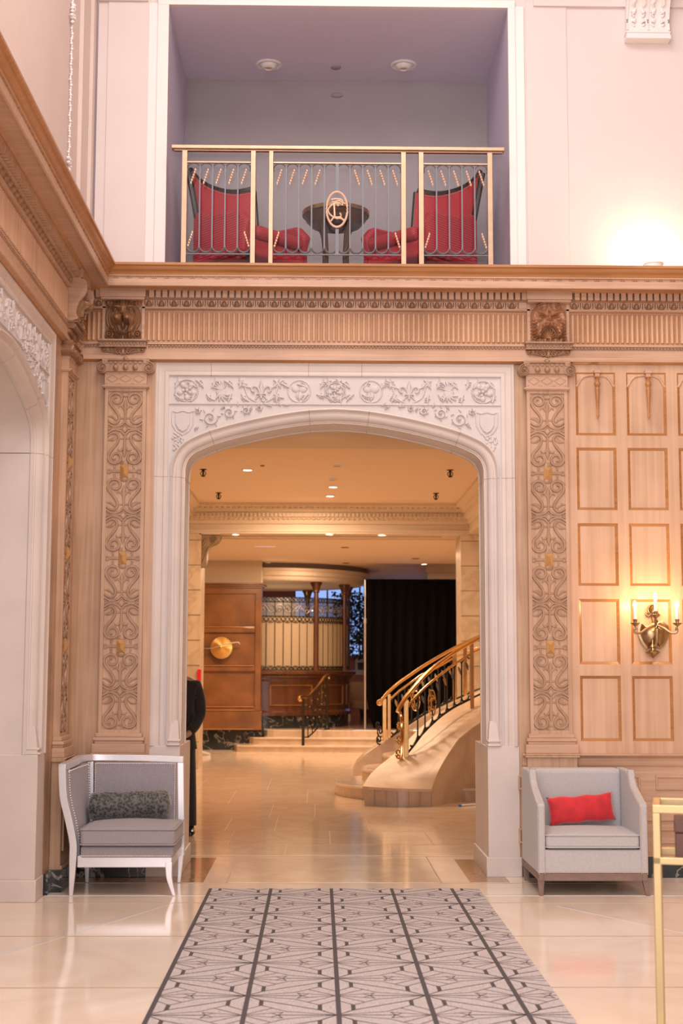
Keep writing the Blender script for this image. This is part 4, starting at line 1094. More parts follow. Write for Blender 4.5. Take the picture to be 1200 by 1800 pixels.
mb = MB(); prof = smoothp([(0, zc0 + .06), (-.08, zc0 + .06), (-.07, zc0 + .14), (-.10, zc0 + .25), (-.18, zc0 + .36), (-.24, zc0 + .45), (-.24, zc0 + .7), (0, zc0 + .7)], 4)
n = len(prof); mb.add([(x0_ + .01, y, z) for y, z in prof] + [(x1_ - .01, y, z) for y, z in prof], [tuple(range(n)), tuple(range(2 * n - 1, n - 1, -1))] + [(i, (i + 1) % n, n + (i + 1) % n, n + i) for i in range(n)])
link('bracket_body', mb, WHITE, cb)
mb = MB()
def cy(z):
    q = [(p[1], p[0]) for p in prof if p[0] < -.02]; q.sort()
    for i in range(len(q) - 1):
        if q[i][0] <= z <= q[i + 1][0]: return q[i][1] + (q[i + 1][1] - q[i][1]) * (z - q[i][0]) / max(1e-6, q[i + 1][0] - q[i][0])
    return -.2
xm = (x0_ + x1_) / 2
for row in range(4):
    for s in (-1, 1):
        for e in (-1, 1):
            u_ = xm + s * .075 + e * .032; z_ = zc0 + .10 + row * .075
            pts = [(u_ + e * .012 * sin(q * 1.2), z_ + .07 * q / 4) for q in range(5)]
            mb.tube([(p_[0], cy(p_[1]) - .004, p_[1]) for p_ in pts], [.008, .016, .018, .014, .005], 7)
for u_ in (x0_ + .012, xm, x1_ - .012): mb.tube([(u_, cy(zc0 + .07 + q * .03) - .003, zc0 + .07 + q * .03) for q in range(12)], .008, 6)
link('acanthus_leaves', mb, WHITE, cb)

# ------------------------------------------------------------ wall sconce
SX = PX(1150, 1110); sc_ = thing('candle_sconce', 'three-arm antique brass wall sconce with white candle lamps on the panelling', 'wall lamp', (SX, -.02, PZ(1147, 1115)))
def sp(px, py, y): p = P(px, py, Y=y); return (p.x, y, p.z)
mb = MB(Mf)
sh = [(1122, 1093), (1127, 1099), (1137, 1101), (1145, 1095), (1152, 1097), (1160, 1090), (1165, 1093), (1173, 1100), (1175, 1110), (1172, 1124), (1166, 1134), (1159, 1141), (1154, 1137), (1148, 1142), (1142, 1138), (1134, 1141), (1127, 1131), (1121, 1118), (1119, 1105)]
pts = [(PX(a, b_), PZ(a, b_)) for a, b_ in sh]; cx = sum(p[0] for p in pts) / len(pts); cz_ = sum(p[1] for p in pts) / len(pts)
vs = [(x, z, .002) for x, z in pts] + [(x, z, .016) for x, z in pts] + [(cx + (x - cx) * .85, cz_ + (z - cz_) * .85, .02) for x, z in pts] + [(cx + (x - cx) * .8, cz_ + (z - cz_) * .8, .034) for x, z in pts] + [(cx + (x - cx) * .4, cz_ + (z - cz_) * .4, .06) for x, z in pts] + [(cx, cz_, .066)]
n = len(pts); fs = [tuple(range(n))]
for r_ in range(4): fs += [(r_ * n + i, r_ * n + (i + 1) % n, (r_ + 1) * n + (i + 1) % n, (r_ + 1) * n + i) for i in range(n)]
fs += [(4 * n + i, 4 * n + (i + 1) % n, 5 * n) for i in range(n)]
mb.add(vs, fs); link('shield_backplate', mb, BRASSD, sc_, ang=.9)
mb = MB(Mf); c1 = (PX(1146, 1070), PZ(1146, 1072))
mb.strip([(c1[0] + .035 * cos(t * pi / 9), c1[1] + .035 * sin(t * pi / 9)) for t in range(18)], .012, .014, .002, 'round', True)
for k in range(9): mb.strip([(c1[0], c1[1] - .02), (c1[0] + .034 * cos(k * pi / 8), c1[1] - .02 + .05 * sin(k * pi / 8))], [.004, .011], .012, .002, 'round')
mb.strip(smoothp([(c1[0] - .01, c1[1] - .03), (c1[0] - .035, c1[1] - .05), (c1[0] - .05, c1[1] - .035), (c1[0] - .04, c1[1] - .02)], 4), .012, .012, .002, 'round')
mb.strip(smoothp([(c1[0] + .01, c1[1] - .03), (c1[0] + .035, c1[1] - .05), (c1[0] + .05, c1[1] - .035), (c1[0] + .04, c1[1] - .02)], 4), .012, .012, .002, 'round')
mb.strip([(c1[0], c1[1] - .03), (c1[0] + .008, c1[1] - .12)], .025, .014, .002, 'round')
link('shell_crest', mb, BRASSD, sc_)
mb = MB(); b0 = sp(1147, 1146, -.06)
mb.lathe([(.001, -.045), (.006, -.043), (.014, -.034), (.05, -.008), (.052, 0), (.045, .006), (.02, .012), (.018, .03), (.026, .036), (.012, .06), (.010, .09)], b0, 18)
mb.tube([sp(1151, 1140, -.06), sp(1154, 1125, -.09), sp(1155, 1105, -.10), sp(1153, 1092, -.09), sp(1152, 1088, -.08)], [.008, .014, .016, .014, .008], 8)
link('stem_and_finial', mb, BRASSD, sc_)
for i, (px, zt1, yy) in enumerate(((1116, 1065, -.15), (1152, 1052, -.19), (1190, 1065, -.15))):
    cups = sp(px, 1096 if i != 1 else 1082, yy)
    if i != 1:
        s = -1 if i == 0 else 1
        arm = MB(); pts = smoothp([sp(1152, 1098, -.09), sp(1152 + s * 14, 1104, -.11), sp(1152 + s * 26, 1112, -.14), sp(1152 + s * 36, 1112, -.15), sp(1152 + s * 38, 1106, -.15), sp(1152 + s * 34, 1105, -.15), sp(1152 + s * 33, 1108, -.15)], 5)
        arm.tube(pts, .009, 8); link('arm', arm, BRASSP, sc_)
    else:
        arm = MB(); arm.tube([sp(1152, 1098, -.10), sp(1152, 1092, -.15), (cups[0], cups[1], cups[2] - .02)], .008, 8); link('arm', arm, BRASSP, sc_)
    cu = MB(); cu.lathe([(.004, -.03), (.007, -.02), (.034, .0), (.036, .004), (.014, .002), (.012, .010), (.017, .026), (.019, .030), (.013, .032), (.001, .032)], cups, 16); link('drip_cup', cu, BRASSD, sc_)
    zt_ = sp(px, zt1 + (2 if i == 1 else 3), yy)[2]
    cd_ = MB(); cd_.lathe([(.0125, .03), (.0125, zt_ - cups[2]), (.001, zt_ - cups[2] + .001)], cups, 12); link('candle_sleeve', cd_, LITW, sc_)
    bl = MB(); bl.lathe([(.006, 0), (.013, .012), (.014, .022), (.009, .038), (.002, .052)], (cups[0], cups[1], zt_), 12); link('flame_bulb', bl, BULB, sc_)
    lamp('sconce_glow', 'POINT', (cups[0], cups[1] - .0, zt_ + .02), 3.6, (1, .55, .24), .02)

# ------------------------------------------------------------ rug
RX0, RX1, RYF = -.735, 1.10, -.62; RYN = -6.2; t = thing('area_rug', 'grey area rug with brown geometric lines on the marble floor', 'rug', (.18, -3, 0))
mb = MB(); mb.box(RX0, RX1, RYN, RYF, .0017, .012); link('pile', mb, RUG, t, False, bevel=.003)
ln = MB(); ds = MB(); Mz = lambda u, v, w: (u, v, w); W = .4085; PH = .366; y0 = RYF
def clipseg(a, b):
    # clip a segment to the rug rectangle
    x0_, y0_, x1_, y1_ = a[0], a[1], b[0], b[1]; t0, t1 = 0, 1
    for p_, q_ in ((-(x1_ - x0_), x0_ - RX0 - .004), (x1_ - x0_, RX1 - .004 - x0_), (-(y1_ - y0_), y0_ - RYN - .004), (y1_ - y0_, RYF - .004 - y0_)):
        if abs(p_) < 1e-9:
            if q_ < 0: return None
            continue
        r_ = q_ / p_
        if p_ < 0: t0 = max(t0, r_)
        else: t1 = min(t1, r_)
    if t1 - t0 < 1e-3: return None
    return (x0_ + (x1_ - x0_) * t0, y0_ + (y1_ - y0_) * t0), (x0_ + (x1_ - x0_) * t1, y0_ + (y1_ - y0_) * t1)
def rline(mb_, a, b, wd, z):
    s_ = clipseg(a, b)
    if not s_: return
    a, b = s_; d = Vector((b[0] - a[0], b[1] - a[1])); L = d.length; d /= L; nx, ny = -d.y * wd / 2, d.x * wd / 2
    vs = [(a[0] - nx, a[1] - ny), (b[0] - nx, b[1] - ny), (b[0] + nx, b[1] + ny), (a[0] + nx, a[1] + ny)]
    mb_.add([(x, y, z0_) for z0_ in (.0115, z) for x, y in vs], [(3, 2, 1, 0), (4, 5, 6, 7), (0, 1, 5, 4), (1, 2, 6, 5), (2, 3, 7, 6), (3, 0, 4, 7)])
SEG = [[(0, 0), (.18, .25), (.82, .75), (1, 1)], [(0, .76), (.18, .52)], [(.18, .5), (.46, .82), (1, 1)], [(0, 1), (.31, .66)], [(0, 1), (.43, .86), (.38, 1)], [(.38, 1), (1, 1)], [(.3, .9), (.38, 1)]]
allseg = []
for pl in SEG:
    for a, b in zip(pl, pl[1:]):
        allseg.append((a, b)); allseg.append(((1 - a[0], 1 - a[1]), (1 - b[0], 1 - b[1])))
sx0 = RX0 + .006
for col in range(-1, 5):
    for row in range(-1, 17):
        # quadrant between stripe col and col+1, node rows row and row+1; tabbed nodes alternate
        for a, b in allseg:
            def tf(p):
                u, v = p
                if (col) % 2: u = 1 - u
                if row % 2: v = 1 - v
                return (sx0 + (col + u) * W, y0 + .10 - (row + v) * PH)
            rline(ln, tf(a), tf(b), .0065, .0128)
        for a, b in (((.18, .25), (.18, .52)), ((.82, .48), (.82, .75))): rline(ds, tf(a), tf(b), .019, .0132)
for k in range(5): rline(ds, (sx0 + .008 + k * W, RYN), (sx0 + .008 + k * W, RYF), .022, .0134)
link('woven_lines', ln, RUGL, t, False); link('woven_stripes', ds, RUGD, t, False)

# ------------------------------------------------------------ left corner chair
def nails(mb, p, q, n, nrm, r=.0052):
    p, q = Vector(p), Vector(q); nrm = Vector(nrm).normalized(); a = nrm.orthogonal().normalized(); b = nrm.cross(a)
    for i in range(n):
        c_ = p + (q - p) * (i / max(1, n - 1)); vs = []; m = 6
        for rr, hh_ in ((1, 0), (.75, .6), (0, 1)):
            if rr == 0: vs.append(c_ + nrm * r * hh_); break
            for k in range(m): vs.append(c_ + (a * cos(2 * pi * k / m) + b * sin(2 * pi * k / m)) * r * rr + nrm * r * hh_)
        mb.add(vs, [tuple(range(m))] + [(k, (k + 1) % m, m + (k + 1) % m, m + k) for k in range(m)] + [(m + k, m + (k + 1) % m, 2 * m) for k in range(m)])
fy, ry = -.88, -.25
cx0, cx1 = P(136, 1500, Y=fy).x, P(302, 1500, Y=fy).x
lc = thing('corner_chair', 'silver framed corner armchair in lilac grey fabric left of the arch', 'armchair', ((cx0 + cx1) / 2, (fy + ry) / 2, 0))
zsr0, zsr1 = PZ(220, 1525, fy), PZ(220, 1508, fy)          # seat rail
zsb = PZ(220, 1488, fy); zcs1 = PZ(220, 1455, fy)           # seat base top, cushion top
ztop = PZ(230, 1328, ry); zfl = PZ(106, 1343, fy)
fr = MB()
xl, xr = cx0, cx1
xbl, xbr = P(158, 1450, Y=ry).x, P(320, 1450, Y=ry).x
# seat rails
mb = MB(); mb.box(xl + .01, xr, fy, fy + .045, zsr0, zsr1 + .012); mb.box(xl, xl + .045, fy, ry, zsr0, zsr1 + .012); mb.box(xr - .045, xr, fy, ry, zsr0, zsr1 + .012); mb.box(xbl, xbr, ry - .045, ry, zsr0, zsr1 + .012)
link('seat_rail', mb, SILVER, lc, False, bevel=.005)
# top rail: back then sweeping along the left arm
mb = MB()
xtl, xtr = P(147, 1330, Y=ry).x, P(323, 1332, Y=ry).x; xta = P(109, 1345, Y=fy).x
def railbox(mb, path, wd, hd):
    vs = []; N = len(path)
    for i, p in enumerate(path):
        p = Vector(p); a = Vector(path[max(0, i - 1)]); b = Vector(path[min(N - 1, i + 1)]); t_ = (b - a); t_.z = 0
        t_ = t_.normalized() if t_.length > 1e-6 else Vector((1, 0, 0)); nn = Vector((-t_.y, t_.x, 0)) * wd / 2
        vs += [p - nn, p + nn, p + nn - Vector((0, 0, hd)), p - nn - Vector((0, 0, hd))]
    fs = [(0, 1, 2, 3), tuple(4 * (N - 1) + k for k in (3, 2, 1, 0))]
    for i in range(N - 1): fs += [(4 * i + k, 4 * i + (k + 1) % 4, 4 * i + 4 + (k + 1) % 4, 4 * i + 4 + k) for k in range(4)]
    mb.add(vs, fs)
arc_top = smoothp([(xtr, ry + .0, ztop - .005), (xtr - .25, ry + .01, ztop + .004), (xtl + .12, ry + .01, ztop + .008), (xtl + .03, ry - .03, ztop + .008), (xtl - .01, ry - .14, ztop + .006), (xta + .03, fy + .25, ztop - .002), (xta, fy + .0, zfl)], 6)
railbox(mb, arc_top, .05, .045)
link('top_rail', mb, SILVER, lc, bevel=.004)
# posts and legs
def post(name, pts, wx, wy, mat=SILVER, parent=lc):
    """swept rectangular member through pts (vertical-ish), sizes per point"""
    vs = []; N = len(pts)
    for i, p in enumerate(pts):
        a, b = (wx[i], wy[i]) if isinstance(wx, (list, tuple)) else (wx, wy)
        vs += [(p[0] - a / 2, p[1] - b / 2, p[2]), (p[0] + a / 2, p[1] - b / 2, p[2]), (p[0] + a / 2, p[1] + b / 2, p[2]), (p[0] - a / 2, p[1] + b / 2, p[2])]
    fs = [(3, 2, 1, 0), tuple(4 * (N - 1) + k for k in range(4))]
    for i in range(N - 1): fs += [(4 * i + k, 4 * i + (k + 1) % 4, 4 * i + 4 + (k + 1) % 4, 4 * i + 4 + k) for k in range(4)]
    mb = MB(); mb.add(vs, fs); return link(name, mb, mat, parent, bevel=.004)
Y1 = fy + .02
pp = smoothp([(P(128, 1510, Y=fy).x, Y1, zsr1 + .01), (P(128, 1480, Y=fy).x, Y1, PZ(128, 1480, fy)), (P(120, 1440, Y=fy).x, Y1, PZ(120, 1440, fy)), (P(111, 1400, Y=fy).x, Y1, PZ(111, 1400, fy)), (xta, Y1, zfl - .02)], 5)
PPC = pp
post('arm_post', pp, [.05] * len(pp), [.045] * len(pp))
post('leg', [(P(124, 1574, Y=fy).x, Y1, 0), (P(126, 1545, Y=fy).x, Y1, .12), (P(128, 1510, Y=fy).x, Y1, zsr1 + .03)], [.024, .038, .05], [.024, .038, .045])
pp = smoothp([(P(306, 1576, Y=fy).x, Y1 - .0, 0), (P(301, 1562, Y=fy).x, Y1, .06), (P(297, 1545, Y=fy).x, Y1, .12), (P(296, 1528, Y=fy).x, Y1, zsr0 + .03)], 4); n = len(pp)
post('leg', pp, [.022 + .026 * i / (n - 1) for i in range(n)], [.024 + .02 * i / (n - 1) for i in range(n)])
post('leg', [(P(154, 1551, Y=ry).x, ry - .02, 0), (P(153, 1520, Y=ry).x, ry - .02, zsr0 + .02)], [.024, .042], [.026, .042])
post('leg', [(P(315, 1551, Y=ry).x, ry - .02, 0), (P(319, 1515, Y=ry).x, ry - .02, zsr0 + .05), ], [.024, .042], [.026, .042])
post('back_post', [(P(319, 1515, Y=ry).x, ry - .01, zsr0), (xtr - .022, ry - .0, ztop - .04)], .045, .04)
post('back_post', [(P(152, 1515, Y=ry).x + .03, ry - .01, zsr0), (P(158, 1400, Y=ry).x, ry, ztop - .04)], .045, .04)
# upholstered back and arm panels
NQ = 0
xq0, xq1 = P(166, 1400, Y=ry).x, xtr - .05
mb = MB(); mb.box(xq0, xq1, ry - .035, ry + .01, zsr1, ztop - .045); link('back_panel', mb, FABL, lc, False, bevel=.012)
mb = MB()
def armp(u, v):
    top = Vector((xta + .03, fy + .05, zfl - .045)).lerp(Vector((xtl + .035, ry - .05, ztop - .05)), u)
    bot = Vector((P(131, 1460, Y=fy).x + .02, fy + .05, zsr1)).lerp(Vector((P(158, 1480, Y=ry).x, ry - .05, zsr1)), u)
    p = bot.lerp(top, v)
    zz_ = [(q_[2], q_[0]) for q_ in PPC]; zz_.sort(); xx_ = zz_[0][1]
    for (za, xa_), (zb2, xb2) in zip(zz_, zz_[1:]):
        if za <= p.z <= zb2: xx_ = xa_ + (xb2 - xa_) * (p.z - za) / max(1e-6, zb2 - za)
    if p.z > zz_[-1][0]: xx_ = zz_[-1][1]
    p.x = p.x * u ** .8 + (xx_ + .022) * (1 - u ** .8); return p
mb.grid(lambda u, v: armp(u, v) + Vector((.012, 0, 0)), 8, 10); k = len(mb.v); mb.grid(lambda u, v: armp(u, v) + Vector((-.012, 0, 0)), 8, 10)
for i in range(8):
    for base in (0, 90): mb.f.append((base + i, base + i + 1, k + base + i + 1, k + base + i))
for j in range(10):
    for cc in (0, 8): mb.f.append((j * 9 + cc, (j + 1) * 9 + cc, k + (j + 1) * 9 + cc, k + j * 9 + cc))
link('arm_panel', mb, FABL, lc)
mb = MB()
e = .008
nails(mb, (xq0 + e, ry - .036, ztop - .055), (xq1 - e, ry - .036, ztop - .057), 44, (0, -1, 0))
nails(mb, (xq1 - e, ry - .036, ztop - .06), (xq1 - e, ry - .036, zcs1), 32, (0, -1, 0)); nails(mb, (xq0 + e, ry - .036, ztop - .06), (xq0 + e, ry - .036, zcs1 + .1), 24, (0, -1, 0))
for i in range(30):
    p = armp(.03, 1 - i / 34); nails(mb, p + Vector((.014, 0, 0)), p + Vector((.014, 0, 0)), 1, (1, -.3, 0))
for i in range(28):
    p = armp(.97, 1 - i / 34); nails(mb, p + Vector((.014, 0, 0)), p + Vector((.014, 0, 0)), 1, (1, -.3, 0))
for i in range(18):
    p = armp(i / 18, .985); nails(mb, p + Vector((.014, 0, 0)), p + Vector((.014, 0, 0)), 1, (1, -.3, 0))
nails(mb, (xl + .02, fy - .012, zsr1 + .014), (xr - .01, fy - .012, zsr1 + .014), 56, (0, -1, 0))
link('nail_trim', mb, NAILW, lc)
mb = MB(); mb.box(xl + .02, xr + .01, fy - .008, ry - .04, zsr1 + .0, zsb); link('seat_base', mb, FABL, lc, False, bevel=.015)
def cushion(name, x0, x1, y0, y1, z0, z1, mat, parent, puff=.02, rnd=.03, piping=True):
    mb = MB(); nu, nv = 20, 20; vs = []
    def top(u, v): return (x0 + (x1 - x0) * u, y0 + (y1 - y0) * v, z1 - .004 + puff * (sin(pi * u) * sin(pi * v)) ** .6 if 0 < u < 1 and 0 < v < 1 else z1 - .004)
    mb.grid(top, nu, nv); k = len(mb.v); mb.grid(lambda u, v: (x0 + (x1 - x0) * u, y0 + (y1 - y0) * v, z0), nu, nv)
    m = nu + 1
    for i in range(nu):
        for base in (0, nv * m): mb.f.append((base + i, base + i + 1, k + base + i + 1, k + base + i))
    for j in range(nv):
        for cc in (0, nu): mb.f.append((j * m + cc, (j + 1) * m + cc, k + (j + 1) * m + cc, k + j * m + cc))
    o = link(name, mb, mat, parent, bevel=rnd, ang=1.2)
    if piping:
        pb = MB()
        for zz in (z1 - .010, z0 + .010):
            r_ = rnd * .6; pts = [(x0 + r_, y0 - .001), (x1 - r_, y0 - .001), (x1 + .001, y0 + r_), (x1 + .001, y1)]; pts = [(x0 - .001, y1), (x0 - .001, y0 + r_)] + pts
            pb.tube([(a_, b_, zz) for a_, b_ in pts], .0045, 6)
        link('piping', pb, mat, o)
    return o
cushion('seat_cushion', xl + .02, xr + .02, fy - .03, ry - .05, zsb + .004, zcs1, FABL, lc, .03, .022)
# bolster pillow
zc_ = zcs1 + .105; xb0, xb1 = P(153, 1410, Y=-.47).x, P(300, 1410, Y=-.47).x
mb = MB(); prof = []
N = 26
vs = []
for i in range(N + 1):
    t_ = i / N; x = xb0 + (xb1 - xb0) * t_; e = min(t_, 1 - t_); r_ = .098 * min(1, (e / .06)) ** .35 if e > 0 else .02
    r_ += .002 * sin(t_ * 60)
    zo = .015 * (t_ - .5)
    for k in range(20):
        a_ = 2 * pi * k / 20; vs.append((x, -.43 + r_ * .9 * cos(a_), zc_ + zo + r_ * sin(a_) + .003 * sin(5 * a_ + t_ * 20)))
mb.add(vs, [tuple(range(20)), tuple(N * 20 + k for k in range(19, -1, -1))] + [(i * 20 + k, i * 20 + (k + 1) % 20, (i + 1) * 20 + (k + 1) % 20, (i + 1) * 20 + k) for i in range(N) for k in range(20)])
tag(link('bolster_pillow', mb, VELV, ang=1.2), 'dark grey crushed velvet bolster lying on the silver framed chair', 'pillow')

# ------------------------------------------------------------ right armchair
fy2, ry2 = -.88, -.14
rx0, rx1 = P(945, 1500, Y=fy2).x, P(1139, 1500, Y=fy2).x
rc = thing('armchair', 'pale grey upholstered wing armchair with nail trim right of the arch', 'armchair', ((rx0 + rx1) / 2, (fy2 + ry2) / 2, 0))
zw0, zw1 = PZ(1040, 1549, fy2), PZ(1040, 1536, fy2); zse = PZ(1040, 1494, fy2); zcu = PZ(1040, 1466, fy2); zar = PZ(950, 1412, fy2); zbk = PZ(1010, 1349, ry2 - .05)
mb = MB(); mb.box(rx0 + .005, rx1 - .005, fy2 + .005, fy2 + .04, zw0, zw1); mb.box(rx0 + .005, rx0 + .04, fy2, ry2, zw0, zw1); mb.box(rx1 - .04, rx1 - .005, fy2, ry2, zw0, zw1); mb.box(rx0, rx1, ry2 - .04, ry2 - .0, zw0, zw1)
link('base_rail', mb, TAUPE, rc, False, bevel=.004)
for x, y, dx in ((rx0 + .022, fy2 + .025, 0), (rx1 - .022, fy2 + .025, .02), (rx0 + .025, ry2 - .03, 0), (rx1 - .025, ry2 - .03, .01)):
    mb = MB(); vs = []
    for s_, z_, o_ in ((.013, 0, dx), (.021, zw0 + .02, 0)): vs += [(x + o_ - s_, y - s_, z_), (x + o_ + s_, y - s_, z_), (x + o_ + s_, y + s_, z_), (x + o_ - s_, y + s_, z_)]
    mb.add(vs, [(3, 2, 1, 0), (4, 5, 6, 7), (0, 1, 5, 4), (1, 2, 6, 5), (2, 3, 7, 6), (3, 0, 4, 7)]); link('leg', mb, TAUPE, rc, False)
mb = MB(); mb.box(rx0 + .04, rx1 - .04, fy2 + .006, ry2 - .05, zw1, zse); link('seat_base', mb, FABR, rc, False, bevel=.012)
mb = MB(); mb.box(rx0 + .05, rx1 - .05, ry2 - .17, ry2 - .0, zw1, zbk); link('backrest', mb, FABR, rc, False, bevel=.03)
AW = .052
side = [(fy2, zw1), (fy2, zar - .02), (fy2 + .015, zar), (fy2 + .05, zar + .004), (fy2 + .20, zar + .055), (fy2 + .28, zar + .085), (fy2 + .335, zar + .13), (fy2 + .37, zar + .20), (fy2 + .40, zbk - .02), (fy2 + .43, zbk + .0), (ry2 - .01, zbk), (ry2, zw1)]
for x0_, x1_ in ((rx0, rx0 + AW), (rx1 - AW, rx1)):
    mb = MB(); mb.prism(side, x0_, x1_, 0); link('arm_wing', mb, FABR, rc, False, bevel=.010)
nb = MB(); front = side[:11]
for xx in (rx0 + .006, rx0 + AW - .006, rx1 - AW + .006, rx1 - .006):
    for (a, b) in zip(front[:10], front[1:10]):
        p, q = Vector((xx, a[0], a[1])), Vector((xx, b[0], b[1])); L = (q - p).length; d = (q - p).normalized(); nn = Vector((0, -d.z, d.y)); 
        m = max(1, int(L / .0125)); nails(nb, p + nn * .001, q + nn * .001 - d * (L / max(2, m)), m, nn, .004)
nails(nb, (rx0 + .01, fy2 - .001, zw1 + .007), (rx1 - .01, fy2 - .001, zw1 + .007), 62, (0, -1, 0), .004)
link('nail_trim', nb, NAIL, rc)
cushion('seat_cushion', rx0 + AW + .003, rx1 - AW - .003, fy2 - .0, ry2 - .17, zse + .006, zcu, FABR, rc, .02, .022)
# red pillow leaning on the backrest
px0 = P(965, 1440, Y=-.5).x; px1 = P(1085, 1440, Y=-.5).x; pz0 = zcu + .012
mb = MB(); Wp, Hp = (px1 - px0) * .99, PZ(1020, 1402, -.45) - PZ(1020, 1450, -.45) + .01
def pil(u, v, s):
    a, b = 2 * u - 1, 2 * v - 1; th = max(0, (1 - a * a)) ** .45 * max(0, (1 - b * b)) ** .45 * .055 + .001
    pinch = 1 - .05 * (1 - a * a) * abs(b) ** 3; pinx = 1 - .04 * (1 - b * b) * abs(a) ** 3
    x = a * Wp / 2 * pinx; z = b * Hp / 2 * pinch + .004 * sin(a * 9)
    y = s * th
    ang = radians(4.5); x, z = x * cos(ang) - z * sin(ang), x * sin(ang) + z * cos(ang)
    lean = radians(-14); y, z = y * cos(lean) - z * sin(lean) * 1, y * sin(lean) + z * cos(lean)
    return ((px0 + px1) / 2 + x, -.42 + y, pz0 + Hp / 2 + .01 + z)
mb.grid(lambda u, v: pil(u, v, -1), 24, 14); mb.grid(lambda u, v: pil(u, v, 1), 24, 14)
bm_ = tag(link('accent_pillow', mb, REDV, ang=1.4), 'bright red velvet pillow leaning on the pale grey armchair', 'pillow')
me = bm_.data; bm = bmesh.new(); bm.from_mesh(me); bmesh.ops.remove_doubles(bm, verts=bm.verts, dist=.0025); bmesh.ops.recalc_face_normals(bm, faces=bm.faces); bm.to_mesh(me); bm.free()

# ------------------------------------------------------------ brass console at the right edge
c = P(1155, 1860, Z=0); bx, by = c.x, c.y; ztp = PZ(1145, 1415, by)
ct = thing('brass_console', 'slim brass framed glass console table cut off by the right frame edge', 'table', (bx, by, 0))
LX, LY = 1.1, .32
rotc = radians(0)
mb = MB(); 
for x in (bx, bx + LX):
    for y in (by, by + LY):
        m2 = MB(); m2.box(x - .0, x + .03, y - .0, y + .03, 0, ztp - .032); link('leg', m2, CONS, ct, False, bevel=.003)
def frame(z0, z1, nm):
    m2 = MB(); m2.box(bx, bx + LX + .03, by, by + .03, z0, z1); m2.box(bx, bx + LX + .03, by + LY, by + LY + .03, z0, z1); m2.box(bx, bx + .03, by + .03, by + LY, z0, z1); m2.box(bx + LX, bx + LX + .03, by + .03, by + LY, z0, z1)
    link(nm, m2, CONS, ct, False, bevel=.003)
frame(ztp - .032, ztp, 'top_frame'); zmd = PZ(1150, 1513, by); frame(zmd - .014, zmd + .014, 'shelf_frame')
m2 = MB(); m2.box(bx + .03, bx + LX, by + .03, by + LY, ztp - .012, ztp - .004); link('glass_top', m2, GLASS, ct, False)
m2 = MB(); m2.box(bx + .03, bx + LX, by + .03, by + LY, zmd - .004, zmd + .004); link('glass_shelf', m2, GLASS, ct, False)
bxx = P(1179, 1470, Y=by + .05).x; zbx = PZ(1179, 1441, by + .05)
ct.rotation_euler = (0, 0, radians(-14))
t = thing('storage_box', 'brown leather box on the shelf of the brass console', 'box', (bx, by, zmd))
m2 = MB(); m2.box(bxx, bxx + .30, by + .05, by + .29, zmd + .005, zbx - .05); link('box_body', m2, plain('brown_leather', (.13, .055, .04), .55), t, False, bevel=.006)
m2 = MB(); m2.box(bxx - .003, bxx + .303, by + .047, by + .293, zbx - .048, zbx); link('lid', m2, plain('brown_leather_lid', (.13, .055, .04), .55), t, False, bevel=.006)

t.rotation_euler = (0, 0, radians(-14))

# ============================================================ lobby behind the arch
C1, BZ = 4.0, 3.55
YB = 11.15
def slab(name, x0, x1, y0, y1, z0, z1, mat, parent=None, bevel=0):
    return link(name, MB().box(x0, x1, y0, y1, z0, z1), mat, parent, False, bevel=bevel)
struct(slab('ceiling_lobby', -3.2, 5.2, .3, 12.2, C1, C1 + .2, CREAM))
struct(slab('ceiling_hall', -4.4, 6.2, 11.9, 25, 3.53, 3.7, CREAM))
struct(slab('wall_lobby_left', -2.4, -2.05, .45, 11.9, 0, C1, WALLST))
struct(slab('wall_stair_side', 4.8, 5.1, .45, 12.2, 0, C1, WALLST))
struct(slab('wall_stair_back', 2.6, 5.1, 11.9, 12.2, 0, C1, WALLST))
struct(slab('wall_hall_left', -4.4, -4.2, 11.9, 25, 0, 3.6, WALLST)); struct(slab('wall_hall_right', 6, 6.2, 11.9, 25, 0, 3.6, WALLST))
struct(slab('wall_hall_link', -4.4, -2.3, 11.7, 11.9, 0, 3.6, WALLST)); struct(slab('wall_hall_link_right', 5.0, 6.2, 11.9, 12.1, 0, 3.6, WALLST))
# beam with crown, returned along both sides
bt = bpy.data.objects.new('trim_4', None); C.objects.link(bt); struct(bt)
slab('beam', -2.6, 5, YB, 11.9, BZ, C1, CREAM2, bt); slab('side_beam', 2.30, 2.8, .45, YB, BZ, C1, CREAM2, bt)
crown = [(0, 3.70), (.03, 3.70), (.05, 3.74), (.05, 3.76), (.10, 3.80), (.12, 3.80), (.12, 3.86), (.15, 3.88), (.17, 3.92), (.24, 3.96), (.25, C1), (0, C1)]
vs = []; m = len(crown); XA, XB_ = -2.05, 2.32
for x, y in ((XA, .5),): vs += [(x + p, y, z) for p, z in crown]
vs += [(XA + p, YB - p, z) for p, z in crown]; vs += [(XB_ - p, YB - p, z) for p, z in crown]; vs += [(XB_ - p, .5, z) for p, z in crown]
link('crown_moulding', MB().add(vs, [tuple(range(m)), tuple(range(4 * m - 1, 3 * m - 1, -1))] + [(k * m + i, k * m + (i + 1) % m, (k + 1) * m + (i + 1) % m, (k + 1) * m + i) for k in range(3) for i in range(m)]), CREAM2, bt, ang=.4)
mb = MB(); x = XA + .2
while x < XB_ - .15:
    mb.box(x, x + .035, YB - .15, YB - .12, 3.805, 3.855); x += .062
x = XA + .25
while x < XB_ - .2:
    mb.lathe([(.001, -.02), (.02, -.012), (.026, 0), (.02, .014), (.001, .02)], (x, YB - .19, 3.925), 7); x += .085
x = XA + .1
while x < XB_ - .05:
    mb.lathe([(.001, -.022), (.02, -.012), (.022, .004), (.001, .016)], (x, YB - .075, 3.775), 6); x += .075
link('crown_ornament', mb, CREAM2, bt)
